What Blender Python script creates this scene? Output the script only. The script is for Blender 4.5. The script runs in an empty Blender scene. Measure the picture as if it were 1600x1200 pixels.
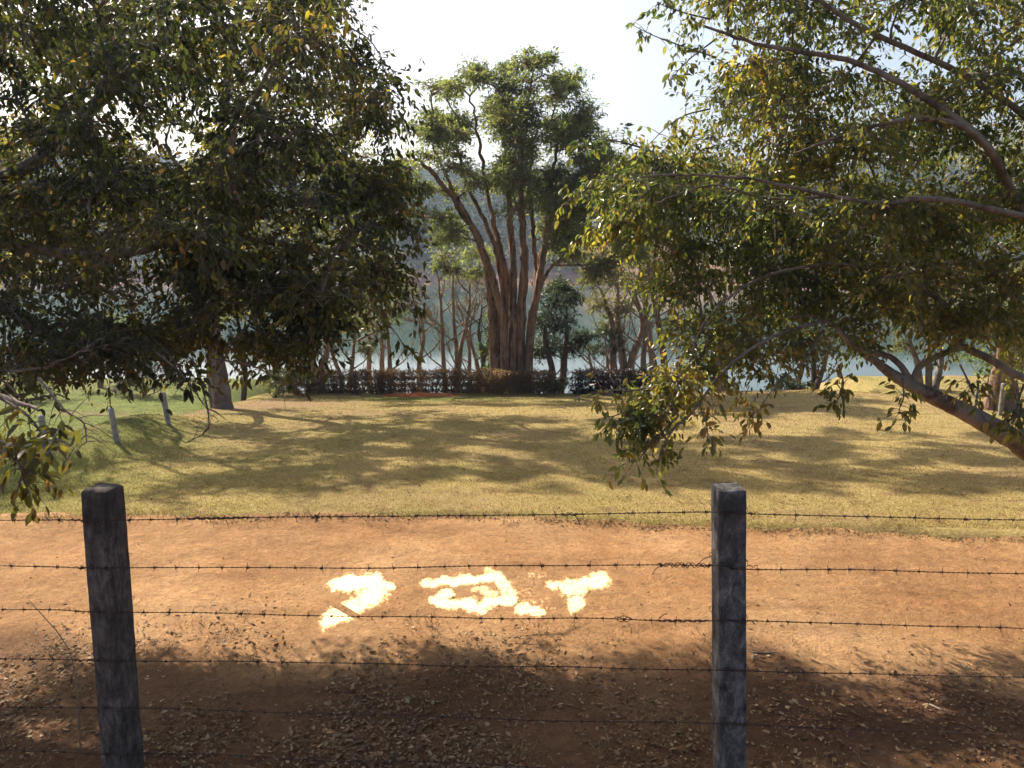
import bpy, math, random
import numpy as np
from mathutils import Vector, Matrix

rng = np.random.default_rng(11)
random.seed(11)
R = math.radians
sc = bpy.context.scene
col = sc.collection

# ------------------------------------------------------------------ camera, world, sun, exposure
EYE = np.array([0.0, 0.0, 3.2])
PITCH = R(10.59)
FPX = 1230.0
cam_d = bpy.data.cameras.new("camera")
cam_d.sensor_width = 36.0
cam_d.lens = 36.0 * FPX / 1600.0
cam_d.clip_start = 0.05
cam_d.clip_end = 3000.0
cam = bpy.data.objects.new("camera", cam_d)
cam.location = EYE
cam.rotation_euler = (R(90) - PITCH, 0, 0)
col.objects.link(cam)
sc.camera = cam

SUN_AZ = R(-43.0)      # to the left of the view
SUN_EL = R(41.0)
SUN = np.array([math.sin(SUN_AZ) * math.cos(SUN_EL), math.cos(SUN_AZ) * math.cos(SUN_EL), math.sin(SUN_EL)])
world = bpy.data.worlds.new("World")
sc.world = world
world.use_nodes = True
wn = world.node_tree.nodes
sky = wn.new("ShaderNodeTexSky")
sky.sky_type = 'NISHITA'
sky.sun_disc = False
sky.sun_elevation = SUN_EL
sky.sun_rotation = SUN_AZ
sky.air_density = 1.0
sky.dust_density = 8.0
sky.altitude = 600
world.node_tree.links.new(sky.outputs[0], wn["Background"].inputs[0])
wn["Background"].inputs[1].default_value = 0.086

sun_d = bpy.data.lights.new("sun", 'SUN')
sun_d.energy = 5.0
sun_d.angle = R(0.53)
sun_d.color = (1.0, 0.91, 0.76)
sun_o = bpy.data.objects.new("sun", sun_d)
sun_o.rotation_euler = Vector(-SUN).to_track_quat('-Z', 'Y').to_euler()
col.objects.link(sun_o)

sc.view_settings.view_transform = 'Standard'
sc.view_settings.look = 'None'
sc.view_settings.exposure = 1.3
sc.view_settings.gamma = 1.0
sc.view_settings.use_curve_mapping = False
sc.cycles.use_denoising = True
sc.cycles.max_bounces = 7
sc.cycles.diffuse_bounces = 3
sc.cycles.transmission_bounces = 5
sc.cycles.volume_bounces = 0
sc.cycles.use_adaptive_sampling = True
sc.cycles.adaptive_threshold = 0.02
sc.cycles.sample_clamp_indirect = 6.0

# ------------------------------------------------------------------ helpers
def norm(v):
    v = np.asarray(v, float)
    return v / (np.linalg.norm(v, axis=-1, keepdims=True) + 1e-9)

def ray(px, py):
    dx = (np.asarray(px, float) - 800.0) / FPX
    dy = (600.0 - np.asarray(py, float)) / FPX
    c, s = math.cos(PITCH), math.sin(PITCH)
    return np.stack([dx, c + dy * s, -s + dy * c], -1)

def at(px, py, Y):
    d = ray(px, py)
    return EYE + d * (np.asarray(Y, float) / d[..., 1])[..., None]

def project(P):
    P = np.asarray(P, float) - EYE
    c, s = math.cos(PITCH), math.sin(PITCH)
    f = P[..., 1] * c - P[..., 2] * s
    u = P[..., 1] * s + P[..., 2] * c
    f = np.where(f < 0.05, 0.05, f)
    return 800 + FPX * P[..., 0] / f, 600 - FPX * u / f, f

def sstep(a, b, x):
    t = np.clip((np.asarray(x, float) - a) / (b - a), 0, 1)
    return t * t * (3 - 2 * t)

_ph = rng.uniform(0, 6.28, (8, 12))
_dr = rng.normal(0, 1, (8, 12, 2))
def wob(x, y, scale, k=0):
    """smooth pseudo-noise in about -1..1"""
    x = np.asarray(x, float); y = np.asarray(y, float)
    o = np.zeros(np.broadcast(x, y).shape)
    for i in range(12):
        o = o + np.sin((x * _dr[k, i, 0] + y * _dr[k, i, 1]) * scale * 2.2 + _ph[k, i])
    return o / 4.0

def ground_z(x, y):
    x = np.asarray(x, float); y = np.asarray(y, float)
    s = np.clip((y - 8.6) / 15.4, 0, 1)
    z = -1.72 * (0.35 * s * s + 0.65 * s)
    z = z - 0.34 * np.clip(y - 24.6, 0, 30)
    inlawn = sstep(8.5, 11.5, y)
    z = z - 0.60 * sstep(0, 1, (-7.1 - 0.05 * (y - 12) - x) / 2.0) * inlawn
    z = z - 0.50 * sstep(0, 1, (x - 10.4) / 2.2) * inlawn
    z = z + 0.30 * np.exp(-((x - 9.0) ** 2 / 7.0 + (y - 21.5) ** 2 / 10.0))
    z = z + 0.34 * np.exp(-((x + 7.0 + 0.05 * (y - 12)) ** 2 / 0.9)) * sstep(9.8, 12.0, y) * sstep(17.5, 14.5, y)
    # the side fields run on farther before they drop to the lake
    side = np.maximum(sstep(-8.5, -11.0, x), sstep(12, 14, x))
    z = z + side * 0.34 * np.clip(np.minimum(y, 33.0) - 24.6, 0, 30) * 0.85
    z = np.where(y < 150, np.maximum(z, -11.0), z)
    # far shore and hill
    far = -9.5 + 0.29 * np.clip(y - 183 + 6 * wob(x, 0, 0.012, 1), 0, 27)
    hill = (0.172 + 0.03 * wob(x, y, 0.006, 2)) * np.clip(y - 212, 0, 190)
    z = np.where(y > 150, np.maximum(-11.0, far + hill), z)
    # valley sides
    sidehill = 0.22 * np.clip(np.abs(x) - 150, 0, 200) * sstep(60, 160, y)
    return z + sidehill

def on_ground(px, py):
    d = ray(px, py)
    t = 1.0
    for _ in range(4000):
        p = EYE + d * t
        if p[2] < ground_z(p[0], p[1]):
            return p
        t += 0.02 + t * 0.0008
    return EYE + d * t

def tag(o, label=None, cat=None, group=None, kind=None):
    if label: o["label"] = label
    if cat: o["category"] = cat
    if group: o["group"] = group
    if kind: o["kind"] = kind
    return o

def empty(name, loc, label, cat, group=None):
    o = bpy.data.objects.new(name, None)
    o.empty_display_size = 0.3
    o.location = tuple(loc)
    col.objects.link(o)
    return tag(o, label, cat, group)

def mesh_np(name, V, F, mat, attrs=None, smooth=False):
    """V n x 3, F m x k (k the same for all faces)"""
    V = np.ascontiguousarray(V, np.float32); F = np.ascontiguousarray(F, np.int32)
    me = bpy.data.meshes.new(name)
    k = F.shape[1]
    me.vertices.add(len(V)); me.vertices.foreach_set("co", V.ravel())
    me.loops.add(F.size); me.loops.foreach_set("vertex_index", F.ravel())
    me.polygons.add(len(F))
    me.polygons.foreach_set("loop_start", np.arange(0, F.size, k, dtype=np.int32))
    me.polygons.foreach_set("loop_total", np.full(len(F), k, np.int32))
    if smooth:
        me.polygons.foreach_set("use_smooth", np.ones(len(F), bool))
    for an, av in (attrs or {}).items():
        a = me.attributes.new(an, 'FLOAT', 'POINT')
        a.data.foreach_set("value", np.ascontiguousarray(av, np.float32))
    me.update(calc_edges=True)
    me.materials.append(mat)
    return me

def obj(name, me, parent=None):
    o = bpy.data.objects.new(name, me)
    col.objects.link(o)
    if parent is not None:
        o.parent = parent
        o.matrix_parent_inverse = Matrix.Translation(-Vector(parent.location))
    return o

# ------------------------------------------------------------------ materials
def new_mat(name):
    m = bpy.data.materials.new(name)
    m.use_nodes = True
    nt = m.node_tree
    nt.nodes.clear()
    return m, nt, nt.nodes, nt.links

def N(nt, t, **kw):
    n = nt.nodes.new(t)
    for k, v in kw.items():
        if k.startswith("i_"):
            key = k[2:]
            n.inputs[int(key) if key.isdigit() else key.replace("_", " ")].default_value = v
        else:
            setattr(n, k, v)
    return n

def ramp(nt, stops, src):
    r = nt.nodes.new("ShaderNodeValToRGB")
    els = r.color_ramp.elements
    while len(els) < len(stops): els.new(0.5)
    for e, (p, c) in zip(els, stops):
        e.position = p; e.color = (*c, 1)
    nt.links.new(src, r.inputs[0])
    return r.outputs[0]

def pos(nt):
    return nt.nodes.new("ShaderNodeNewGeometry").outputs["Position"]

def noise(nt, scale, detail=4, rough=0.6, vec=None, dist=0.0):
    n = N(nt, "ShaderNodeTexNoise")
    n.inputs["Scale"].default_value = scale
    n.inputs["Detail"].default_value = detail
    n.inputs["Roughness"].default_value = rough
    n.inputs["Distortion"].default_value = dist
    nt.links.new(vec if vec is not None else pos(nt), n.inputs["Vector"])
    return n.outputs["Fac"]

def mix(nt, fac, a, b, kind='MIX'):
    n = N(nt, "ShaderNodeMix", data_type='RGBA', blend_type=kind)
    for sock, v in ((n.inputs["Factor"], fac), (n.inputs["A"] if False else n.inputs[6], a), (n.inputs[7], b)):
        if hasattr(v, "is_linked") or hasattr(v, "links"):
            nt.links.new(v, sock)
        elif isinstance(v, tuple):
            sock.default_value = (*v, 1)
        else:
            sock.default_value = v
    return n.outputs[2]

def math_n(nt, op, a, b=None, clamp=False):
    n = N(nt, "ShaderNodeMath", operation=op, use_clamp=clamp)
    for i, v in enumerate((a, b)):
        if v is None: continue
        if hasattr(v, "links"): nt.links.new(v, n.inputs[i])
        else: n.inputs[i].default_value = v
    return n.outputs[0]

def attr(nt, name):
    return N(nt, "ShaderNodeAttribute", attribute_name=name).outputs["Fac"]

def finish(m, nt, color, rough=0.85, bump=None, bstr=0.4, bdist=0.02, spec=0.25):
    b = N(nt, "ShaderNodeBsdfPrincipled")
    if hasattr(color, "links"): nt.links.new(color, b.inputs["Base Color"])
    else: b.inputs["Base Color"].default_value = (*color, 1)
    if hasattr(rough, "links"): nt.links.new(rough, b.inputs["Roughness"])
    else: b.inputs["Roughness"].default_value = rough
    b.inputs["Specular IOR Level"].default_value = spec
    if bump is not None:
        bn = N(nt, "ShaderNodeBump", i_Strength=bstr, i_Distance=bdist)
        nt.links.new(bump, bn.inputs["Height"])
        nt.links.new(bn.outputs[0], b.inputs["Normal"])
    o = N(nt, "ShaderNodeOutputMaterial")
    nt.links.new(b.outputs[0], o.inputs[0])
    return m

def leaf_mat(name, stops, trans_gain=1.5, trans=0.45, rough=0.42, spec=0.4):
    m, nt, _, L = new_mat(name)
    c = ramp(nt, stops, attr(nt, "tint"))
    b = N(nt, "ShaderNodeBsdfPrincipled")
    L.new(c, b.inputs["Base Color"])
    b.inputs["Roughness"].default_value = rough
    b.inputs["Specular IOR Level"].default_value = spec
    t = N(nt, "ShaderNodeBsdfTranslucent")
    g = mix(nt, 1.0, c, (1.25 * trans_gain, 1.2 * trans_gain, 0.55 * trans_gain), 'MULTIPLY')
    L.new(g, t.inputs[0])
    ms = N(nt, "ShaderNodeMixShader", i_0=trans)
    L.new(b.outputs[0], ms.inputs[1]); L.new(t.outputs[0], ms.inputs[2])
    o = N(nt, "ShaderNodeOutputMaterial"); L.new(ms.outputs[0], o.inputs[0])
    return m

def bark_mat(name, dark, light, scale=6.0, stretch=0.25, bdist=0.03, lichen=None):
    m, nt, _, L = new_mat(name)
    mp = N(nt, "ShaderNodeMapping"); mp.inputs["Scale"].default_value = (1, 1, stretch)
    L.new(pos(nt), mp.inputs[0])
    n1 = noise(nt, scale, 6, 0.65, mp.outputs[0], 0.6)
    n2 = noise(nt, scale * 5, 4, 0.6, mp.outputs[0])
    h = math_n(nt, 'ADD', n1, math_n(nt, 'MULTIPLY', n2, 0.4))
    c = ramp(nt, [(0.40, dark), (0.62, light)], math_n(nt, 'MULTIPLY', h, 0.75))
    if lichen:
        l = ramp(nt, [(0.52, (0, 0, 0)), (0.62, (1, 1, 1))], noise(nt, 2.6, 5, 0.6))
        c = mix(nt, math_n(nt, 'MULTIPLY', l, 0.6), c, lichen)
    return finish(m, nt, c, 0.9, h, 0.9, bdist, 0.15)

M = {}
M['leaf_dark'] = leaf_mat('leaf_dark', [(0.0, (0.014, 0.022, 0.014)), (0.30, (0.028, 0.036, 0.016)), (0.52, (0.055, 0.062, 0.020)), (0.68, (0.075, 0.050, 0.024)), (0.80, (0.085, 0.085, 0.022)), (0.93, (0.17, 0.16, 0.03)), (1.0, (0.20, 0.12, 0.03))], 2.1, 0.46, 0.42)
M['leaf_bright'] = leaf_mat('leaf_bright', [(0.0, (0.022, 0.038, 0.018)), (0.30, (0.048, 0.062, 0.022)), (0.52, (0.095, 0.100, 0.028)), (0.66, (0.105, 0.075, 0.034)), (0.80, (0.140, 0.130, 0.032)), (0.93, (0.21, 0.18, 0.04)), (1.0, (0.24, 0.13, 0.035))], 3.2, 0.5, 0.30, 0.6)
M['leaf_feather'] = leaf_mat('leaf_feather', [(0.0, (0.038, 0.052, 0.032)), (0.5, (0.085, 0.105, 0.052)), (1.0, (0.15, 0.160, 0.075))], 2.4, 0.5, 0.55, 0.3)
M['leaf_deep'] = leaf_mat('leaf_deep', [(0.0, (0.016, 0.028, 0.018)), (0.6, (0.030, 0.046, 0.026)), (1.0, (0.055, 0.07, 0.03))], 1.6, 0.35, 0.5, 0.3)
M['leaf_olive'] = leaf_mat('leaf_olive', [(0.0, (0.060, 0.074, 0.034)), (0.6, (0.11, 0.12, 0.050)), (1.0, (0.16, 0.15, 0.06))], 1.7, 0.4, 0.55, 0.3)
M['leaf_lime'] = leaf_mat('leaf_lime', [(0.0, (0.05, 0.09, 0.025)), (0.6, (0.09, 0.15, 0.035)), (1.0, (0.15, 0.18, 0.05))], 2.0, 0.45, 0.5, 0.3)
M['leaf_hedge'] = leaf_mat('leaf_hedge', [(0.0, (0.065, 0.038, 0.030)), (0.45, (0.15, 0.088, 0.062)), (0.8, (0.22, 0.135, 0.085)), (1.0, (0.17, 0.15, 0.06))], 1.6, 0.42, 0.5, 0.3)
M['leaf_plum'] = leaf_mat('leaf_plum', [(0.0, (0.020, 0.013, 0.018)), (0.6, (0.045, 0.028, 0.034)), (1.0, (0.07, 0.05, 0.045))], 1.2, 0.25, 0.45, 0.35)
M['leaf_far'] = leaf_mat('leaf_far', [(0.0, (0.022, 0.036, 0.022)), (0.6, (0.042, 0.060, 0.030)), (1.0, (0.075, 0.085, 0.045))], 1.2, 0.2, 0.9, 0.05)
M['dry_leaf'] = leaf_mat('dry_leaf', [(0.0, (0.075, 0.040, 0.022)), (0.5, (0.17, 0.10, 0.052)), (0.85, (0.30, 0.20, 0.11)), (1.0, (0.44, 0.33, 0.20))], 1.0, 0.2, 0.7, 0.2)
M['bark_near'] = bark_mat('bark_near', (0.065, 0.048, 0.038), (0.22, 0.170, 0.135), 9, 0.6, 0.012, (0.28, 0.25, 0.215))
M['bark_big'] = bark_mat('bark_big', (0.038, 0.025, 0.019), (0.33, 0.205, 0.140), 9, 0.14, 0.10)
M['bark_pale'] = bark_mat('bark_pale', (0.055, 0.044, 0.037), (0.18, 0.145, 0.122), 6, 0.5, 0.02, (0.20, 0.18, 0.165))
M['bark_thin'] = bark_mat('bark_thin', (0.12, 0.085, 0.066), (0.30, 0.23, 0.18), 12, 0.4, 0.012)
M['bark_dark'] = bark_mat('bark_dark', (0.035, 0.027, 0.023), (0.12, 0.09, 0.075), 12, 0.4, 0.012)

# dirt road
m, nt, _, L = new_mat('dirt')
nA = noise(nt, 0.55, 5, 0.6, None, 0.5); nB = noise(nt, 5.0, 8, 0.75); nC = noise(nt, 42.0, 5, 0.75); nD = noise(nt, 14.0, 7, 0.8, None, 0.6)
c = ramp(nt, [(0.30, (0.275, 0.140, 0.060)), (0.5, (0.350, 0.194, 0.088)), (0.7, (0.430, 0.260, 0.130))], nA)
mpd = N(nt, 'ShaderNodeMapping'); mpd.inputs['Scale'].default_value = (0.22, 1.0, 1.0); L.new(pos(nt), mpd.inputs[0])
c = mix(nt, 0.7, c, ramp(nt, [(0.32, (0.74, 0.70, 0.68)), (0.5, (1, 1, 1)), (0.68, (1.18, 1.14, 1.1))], noise(nt, 2.0, 5, 0.6, mpd.outputs[0], 0.4)), 'MULTIPLY')
c = mix(nt, 0.75, c, ramp(nt, [(0.30, (0.62, 0.58, 0.56)), (0.55, (1.0, 1.0, 1.0)), (0.75, (1.22, 1.2, 1.15))], nB), 'MULTIPLY')
c = mix(nt, 0.8, c, ramp(nt, [(0.30, (0.62, 0.60, 0.58)), (0.5, (1, 1, 1)), (0.72, (1.32, 1.32, 1.3))], nC), 'MULTIPLY')
c = mix(nt, attr(nt, "humus_shade"), c, mix(nt, nB, (0.044, 0.019, 0.010), (0.100, 0.045, 0.023)))  # humus tone, kept extra dark so the foreground shade is in the colour
c = mix(nt, 0.8, c, ramp(nt, [(0.33, (0.66, 0.62, 0.58)), (0.5, (1, 1, 1)), (0.68, (1.28, 1.26, 1.22))], nD), 'MULTIPLY')
h = math_n(nt, 'ADD', math_n(nt, 'MULTIPLY', nD, 0.9), math_n(nt, 'ADD', nB, math_n(nt, 'MULTIPLY', nC, 0.45)))
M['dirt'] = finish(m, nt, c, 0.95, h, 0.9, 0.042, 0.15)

# lawn soil / thatch under the blades
def lawn_color(nt):
    nA = noise(nt, 0.6, 6, 0.7, None, 0.8); nB = noise(nt, 2.4, 6, 0.7)
    dry = ramp(nt, [(0.30, (0.215, 0.130, 0.062)), (0.44, (0.310, 0.232, 0.090)), (0.56, (0.355, 0.270, 0.108)), (0.68, (0.290, 0.180, 0.100))], nB)
    grn = ramp(nt, [(0.35, (0.135, 0.138, 0.032)), (0.65, (0.248, 0.230, 0.062))], nB)
    f = math_n(nt, 'ADD', math_n(nt, 'MULTIPLY', math_n(nt, 'SUBTRACT', nA, 0.5), 1.7), attr(nt, "green"), True)
    lush = math_n(nt, 'MULTIPLY', math_n(nt, 'SUBTRACT', attr(nt, "green"), 0.5), 1.5, True)
    return mix(nt, lush, mix(nt, f, dry, grn), ramp(nt, [(0.35, (0.085, 0.108, 0.024)), (0.65, (0.155, 0.175, 0.042))], nB)), nA, nB
m, nt, _, L = new_mat('lawn')
c, nA, nB = lawn_color(nt)
nC = noise(nt, 22.0, 6, 0.75)
c = mix(nt, 0.85, c, ramp(nt, [(0.3, (0.55, 0.52, 0.5)), (0.52, (0.95, 0.95, 0.95)), (0.72, (1.25, 1.25, 1.2))], nC), 'MULTIPLY')
c = mix(nt, attr(nt, "bare"), c, ramp(nt, [(0.3, (0.13, 0.075, 0.045)), (0.7, (0.27, 0.165, 0.10))], nC))
M['lawn'] = finish(m, nt, c, 0.95, nC, 0.9, 0.05, 0.1)
m, nt, _, L = new_mat('grass_blade')
c, nA, nB = lawn_color(nt)
c = mix(nt, 1.0, c, ramp(nt, [(0.0, (0.78, 0.78, 0.7)), (1.0, (1.25, 1.22, 1.15))], attr(nt, "tint")), 'MULTIPLY')
b = N(nt, "ShaderNodeBsdfDiffuse"); t = N(nt, "ShaderNodeBsdfTranslucent"); ms = N(nt, "ShaderNodeMixShader", i_0=0.35)
L.new(c, b.inputs[0]); L.new(c, t.inputs[0]); L.new(b.outputs[0], ms.inputs[1]); L.new(t.outputs[0], ms.inputs[2])
o = N(nt, "ShaderNodeOutputMaterial"); L.new(ms.outputs[0], o.inputs[0])
M['blade'] = m

# ground sheet: banks, far shore soil, woodland floor
m, nt, _, L = new_mat('ground')
nA = noise(nt, 0.05, 6, 0.6); nB = noise(nt, 0.6, 6, 0.65)
g = ramp(nt, [(0.35, (0.10, 0.085, 0.04)), (0.65, (0.19, 0.15, 0.07))], nB)
s = ramp(nt, [(0.35, (0.15, 0.082, 0.055)), (0.65, (0.22, 0.125, 0.084))], nA)
w = ramp(nt, [(0.35, (0.045, 0.055, 0.03)), (0.65, (0.10, 0.095, 0.05))], nA)
c = mix(nt, attr(nt, "soil"), g, s)
c = mix(nt, attr(nt, "wood"), c, w)
M['ground'] = finish(m, nt, c, 0.95, nB, 0.5, 0.2, 0.1)

# lake
m, nt, _, L = new_mat('water')
b = N(nt, "ShaderNodeBsdfPrincipled")
b.inputs["Base Color"].default_value = (0.035, 0.060, 0.050, 1)
b.inputs["Roughness"].default_value = 0.03
b.inputs["IOR"].default_value = 1.33
mp = N(nt, "ShaderNodeMapping"); mp.inputs["Scale"].default_value = (0.5, 1.6, 1)
L.new(pos(nt), mp.inputs[0])
bn = N(nt, "ShaderNodeBump", i_Strength=0.10, i_Distance=0.03)
L.new(noise(nt, 1.4, 3, 0.55, mp.outputs[0]), bn.inputs["Height"]); L.new(bn.outputs[0], b.inputs["Normal"])
o = N(nt, "ShaderNodeOutputMaterial"); L.new(b.outputs[0], o.inputs[0])
M['water'] = m

# weathered concrete / timber posts, wire, white post
m, nt, _, L = new_mat('old_concrete')
mp = N(nt, "ShaderNodeMapping"); mp.inputs["Scale"].default_value = (1, 1, 0.45); L.new(pos(nt), mp.inputs[0])
n1 = noise(nt, 15, 8, 0.75, mp.outputs[0], 0.5); n2 = noise(nt, 70, 5, 0.7)
c = ramp(nt, [(0.38, (0.045, 0.042, 0.042)), (0.52, (0.145, 0.132, 0.128)), (0.64, (0.30, 0.28, 0.27))], n1)
c = mix(nt, 0.7, c, ramp(nt, [(0.3, (0.6, 0.6, 0.6)), (0.6, (1.1, 1.1, 1.1))], n2), 'MULTIPLY')
mos = math_n(nt, 'MULTIPLY', attr(nt, "mould"), 0.85)
c = mix(nt, mos, c, mix(nt, n2, (0.018, 0.017, 0.018), (0.06, 0.055, 0.052)))
M['concrete'] = finish(m, nt, c, 0.95, math_n(nt, 'ADD', n1, math_n(nt, 'MULTIPLY', n2, 0.5)), 0.8, 0.012, 0.2)
m, nt, _, L = new_mat('old_timber')
mp = N(nt, "ShaderNodeMapping"); mp.inputs["Scale"].default_value = (1, 1, 0.30); L.new(pos(nt), mp.inputs[0])
n1 = noise(nt, 34, 7, 0.75, mp.outputs[0], 0.5); n2 = noise(nt, 7, 6, 0.7)
c = ramp(nt, [(0.34, (0.055, 0.046, 0.042)), (0.52, (0.130, 0.110, 0.102)), (0.7, (0.25, 0.215, 0.20))], n1)
c = mix(nt, 0.8, c, ramp(nt, [(0.38, (0.42, 0.41, 0.41)), (0.60, (1.15, 1.12, 1.08))], n2), 'MULTIPLY')
c = mix(nt, math_n(nt, 'MULTIPLY', attr(nt, "mould"), 0.7), c, (0.030, 0.027, 0.027))
M['timber'] = finish(m, nt, c, 0.92, n1, 0.9, 0.012, 0.15)
m, nt, _, L = new_mat('rusty_wire')
c = ramp(nt, [(0.35, (0.035, 0.022, 0.018)), (0.65, (0.095, 0.050, 0.034))], noise(nt, 30, 3))
M['wire'] = finish(m, nt, c, 0.75, None, spec=0.3)
m, nt, _, L = new_mat('white_post')
c = ramp(nt, [(0.35, (0.20, 0.185, 0.17)), (0.6, (0.38, 0.36, 0.34))], noise(nt, 9, 5, 0.7))
M['whitepost'] = finish(m, nt, c, 0.9, noise(nt, 30, 4), 0.5, 0.01, 0.2)
m, nt, _, L = new_mat('grey_post')
c = ramp(nt, [(0.35, (0.11, 0.095, 0.08)), (0.65, (0.27, 0.24, 0.20))], noise(nt, 9, 5, 0.7))
M['greypost'] = finish(m, nt, c, 0.9, noise(nt, 30, 4), 0.5, 0.01, 0.2)
m, nt, _, L = new_mat('red_earth')
c = ramp(nt, [(0.35, (0.30, 0.090, 0.035)), (0.65, (0.50, 0.20, 0.080))], noise(nt, 9, 6, 0.7))
M['redearth'] = finish(m, nt, c, 0.95, noise(nt, 16, 5), 0.9, 0.05, 0.1)
m, nt, _, L = new_mat('pebble')
c = ramp(nt, [(0.0, (0.24, 0.125, 0.068)), (0.7, (0.38, 0.22, 0.12)), (1.0, (0.5, 0.36, 0.25))], attr(nt, "tint"))
M['pebble'] = finish(m, nt, c, 0.9, None, spec=0.15)
m, nt, _, L = new_mat('straw')
c = ramp(nt, [(0.0, (0.17, 0.11, 0.05)), (0.6, (0.34, 0.25, 0.12)), (1.0, (0.16, 0.18, 0.05))], attr(nt, "tint"))
M['straw'] = finish(m, nt, c, 0.9, None, spec=0.1)

# ------------------------------------------------------------------ setting: ground, road, lawn, lake
def grid(xs, ys):
    X, Y = np.meshgrid(xs, ys)
    nx, ny = len(xs), len(ys)
    i = np.arange(nx * ny).reshape(ny, nx)
    F = np.stack([i[:-1, :-1], i[:-1, 1:], i[1:, 1:], i[1:, :-1]], -1).reshape(-1, 4)
    return X.ravel(), Y.ravel(), F

u = np.linspace(-1, 1, 161)
xs = 440 * np.sinh(3.2 * u) / math.sinh(3.2)
ys = np.concatenate([np.linspace(-60, 6, 25), np.linspace(7, 60, 90), np.linspace(62, 175, 50), np.linspace(177, 620, 200)])
X, Y, F = grid(xs, ys)
Z = ground_z(X, Y)
msk = sstep(39.4, 37.0, np.abs(X)) * sstep(44.4, 42.0, Y) * sstep(-9.4, -7.0, Y)
soil = sstep(178, 184, Y) * sstep(204, 197, Y + 4 * wob(X, Y, 0.05, 3))
soil = np.maximum(soil, sstep(190, 205, Y) * sstep(250, 225, Y) * sstep(14, 22, X) * sstep(60, 46, X))
wood = sstep(197, 205, Y + 4 * wob(X, Y, 0.05, 3)) * (1 - soil)
gr = mesh_np("ground", np.stack([X, Y, Z - 0.5 * msk], 1), F, M['ground'], {"soil": soil, "wood": wood}, True)
tag(obj("ground", gr), kind="structure")

def edge_y(x):
    return np.where(x < -1, 8.66, 8.66 - 0.085 * (np.clip(x, -1, 9) + 1)) + 0.10 * wob(x, 0, 0.9, 4) + 0.05 * wob(x, 0, 3.1, 5)

xs = np.unique(np.concatenate([np.linspace(-40, -7, 60), np.linspace(-7, 7, 260), np.linspace(7, 40, 60)]))
ys = np.concatenate([np.linspace(-10, 3.5, 40), np.linspace(3.56, 9.6, 112)])
X, Y, F = grid(xs, ys)
def road_z(X, Y):
    Z = ground_z(X, Y) + 0.020 * wob(X, Y, 0.55, 0) + 0.010 * wob(X, Y * 1.6, 1.7, 1) + 0.004 * wob(X, Y, 6.0, 2)
    Z = Z + 0.05 * sstep(8.2, 8.6, Y + 0 * X) * (1 - sstep(8.7, 9.0, Y)) * 0.5
    return Z
Z = road_z(X, Y) + rng.normal(0, 0.0030, X.shape) - 0.25 * sstep(0.15, 0.7, Y - edge_y(X))
humus_shade = sstep(5.75, 5.15, Y + 0.35 * wob(X, Y, 1.2, 6) + 0.08 * X) * (0.74 + 0.2 * wob(X, Y, 0.8, 7))  # dark soil near the fence, with the trees' shade painted into it
road = obj("dirt_road", mesh_np("dirt_road", np.stack([X, Y, Z], 1), F, M['dirt'], {"humus_shade": np.clip(humus_shade, 0, 0.9)}, True))
tag(road, kind="structure")

def green_f(x, y):
    g = 0.06 - 0.045 * np.clip(x, -9, 8)
    g = g + 1.1 * np.exp(-((x + 2.6) ** 2 / 8.0 + (y - 22.9) ** 2 / 1.0))
    g = g + 0.55 * sstep(-4.0, -7.0, x) * sstep(17, 13, y)
    g = g + 0.9 * sstep(-7.6, -9.5, x) * sstep(13, 16, y) + 0.75 * sstep(11.4, 13, x) * sstep(14, 18, y)
    g = g + 0.22 * np.exp(-((x - 1.5) ** 2 / 10 + (y - 21.5) ** 2 / 4))
    g = g + 0.45 * np.exp(-((y - edge_y(x) - 0.05) ** 2 / 0.02)) * (0.5 + 0.5 * wob(x, 0, 0.7, 6))
    return g
def bare_f(x, y):
    b = 0.8 * np.exp(-((x + 6.2) ** 2 / 5 + (y - 20.5) ** 2 / 7))
    b = b + 0.8 * np.exp(-((x + 7.6 + 0.05 * (y - 12)) ** 2 / 0.22)) * sstep(11, 12.5, y) * sstep(21, 18, y)
    b = b + 0.7 * np.exp(-((x - 11.5) ** 2 / 0.8)) * sstep(14, 16, y)
    b = b + 0.5 * np.exp(-((y - 24.2) ** 2 / 0.15)) * (0.5 + 0.5 * wob(x, y, 0.8, 3))
    b = b + sstep(26, 29, y) * sstep(9, 7, np.abs(x)) + 0.35 * np.clip(wob(x, y, 0.6, 5) - 0.2, 0, 1)
    return np.clip(b, 0, 1)

xs = np.unique(np.concatenate([np.linspace(-40, -14, 50), np.linspace(-14, 14, 170), np.linspace(14, 40, 50)]))
ys = np.concatenate([np.linspace(8.0, 12, 60), np.linspace(12.1, 45, 150)])
X, Y, F = grid(xs, ys)
def lawn_z(X, Y):
    return ground_z(X, Y) + 0.035 + 0.020 * wob(X, Y, 0.5, 0) + 0.010 * wob(X, Y, 1.9, 3)
Z = lawn_z(X, Y) - 0.3 * sstep(0.12, -0.35, Y - edge_y(X)) - 0.6 * np.maximum(sstep(38.5, 40, np.abs(X)), sstep(43.5, 45, Y))
lawn = obj("lawn", mesh_np("lawn", np.stack([X, Y, Z], 1), F, M['lawn'], {"green": green_f(X, Y), "bare": bare_f(X, Y)}, True))
tag(lawn, kind="structure")

X, Y, F = grid(np.linspace(-430, 430, 3), np.linspace(36, 230, 3))
tag(obj("lake", mesh_np("lake", np.stack([X, Y, 0 * X - 8.0], 1), F, M['water'])), kind="structure")

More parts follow.
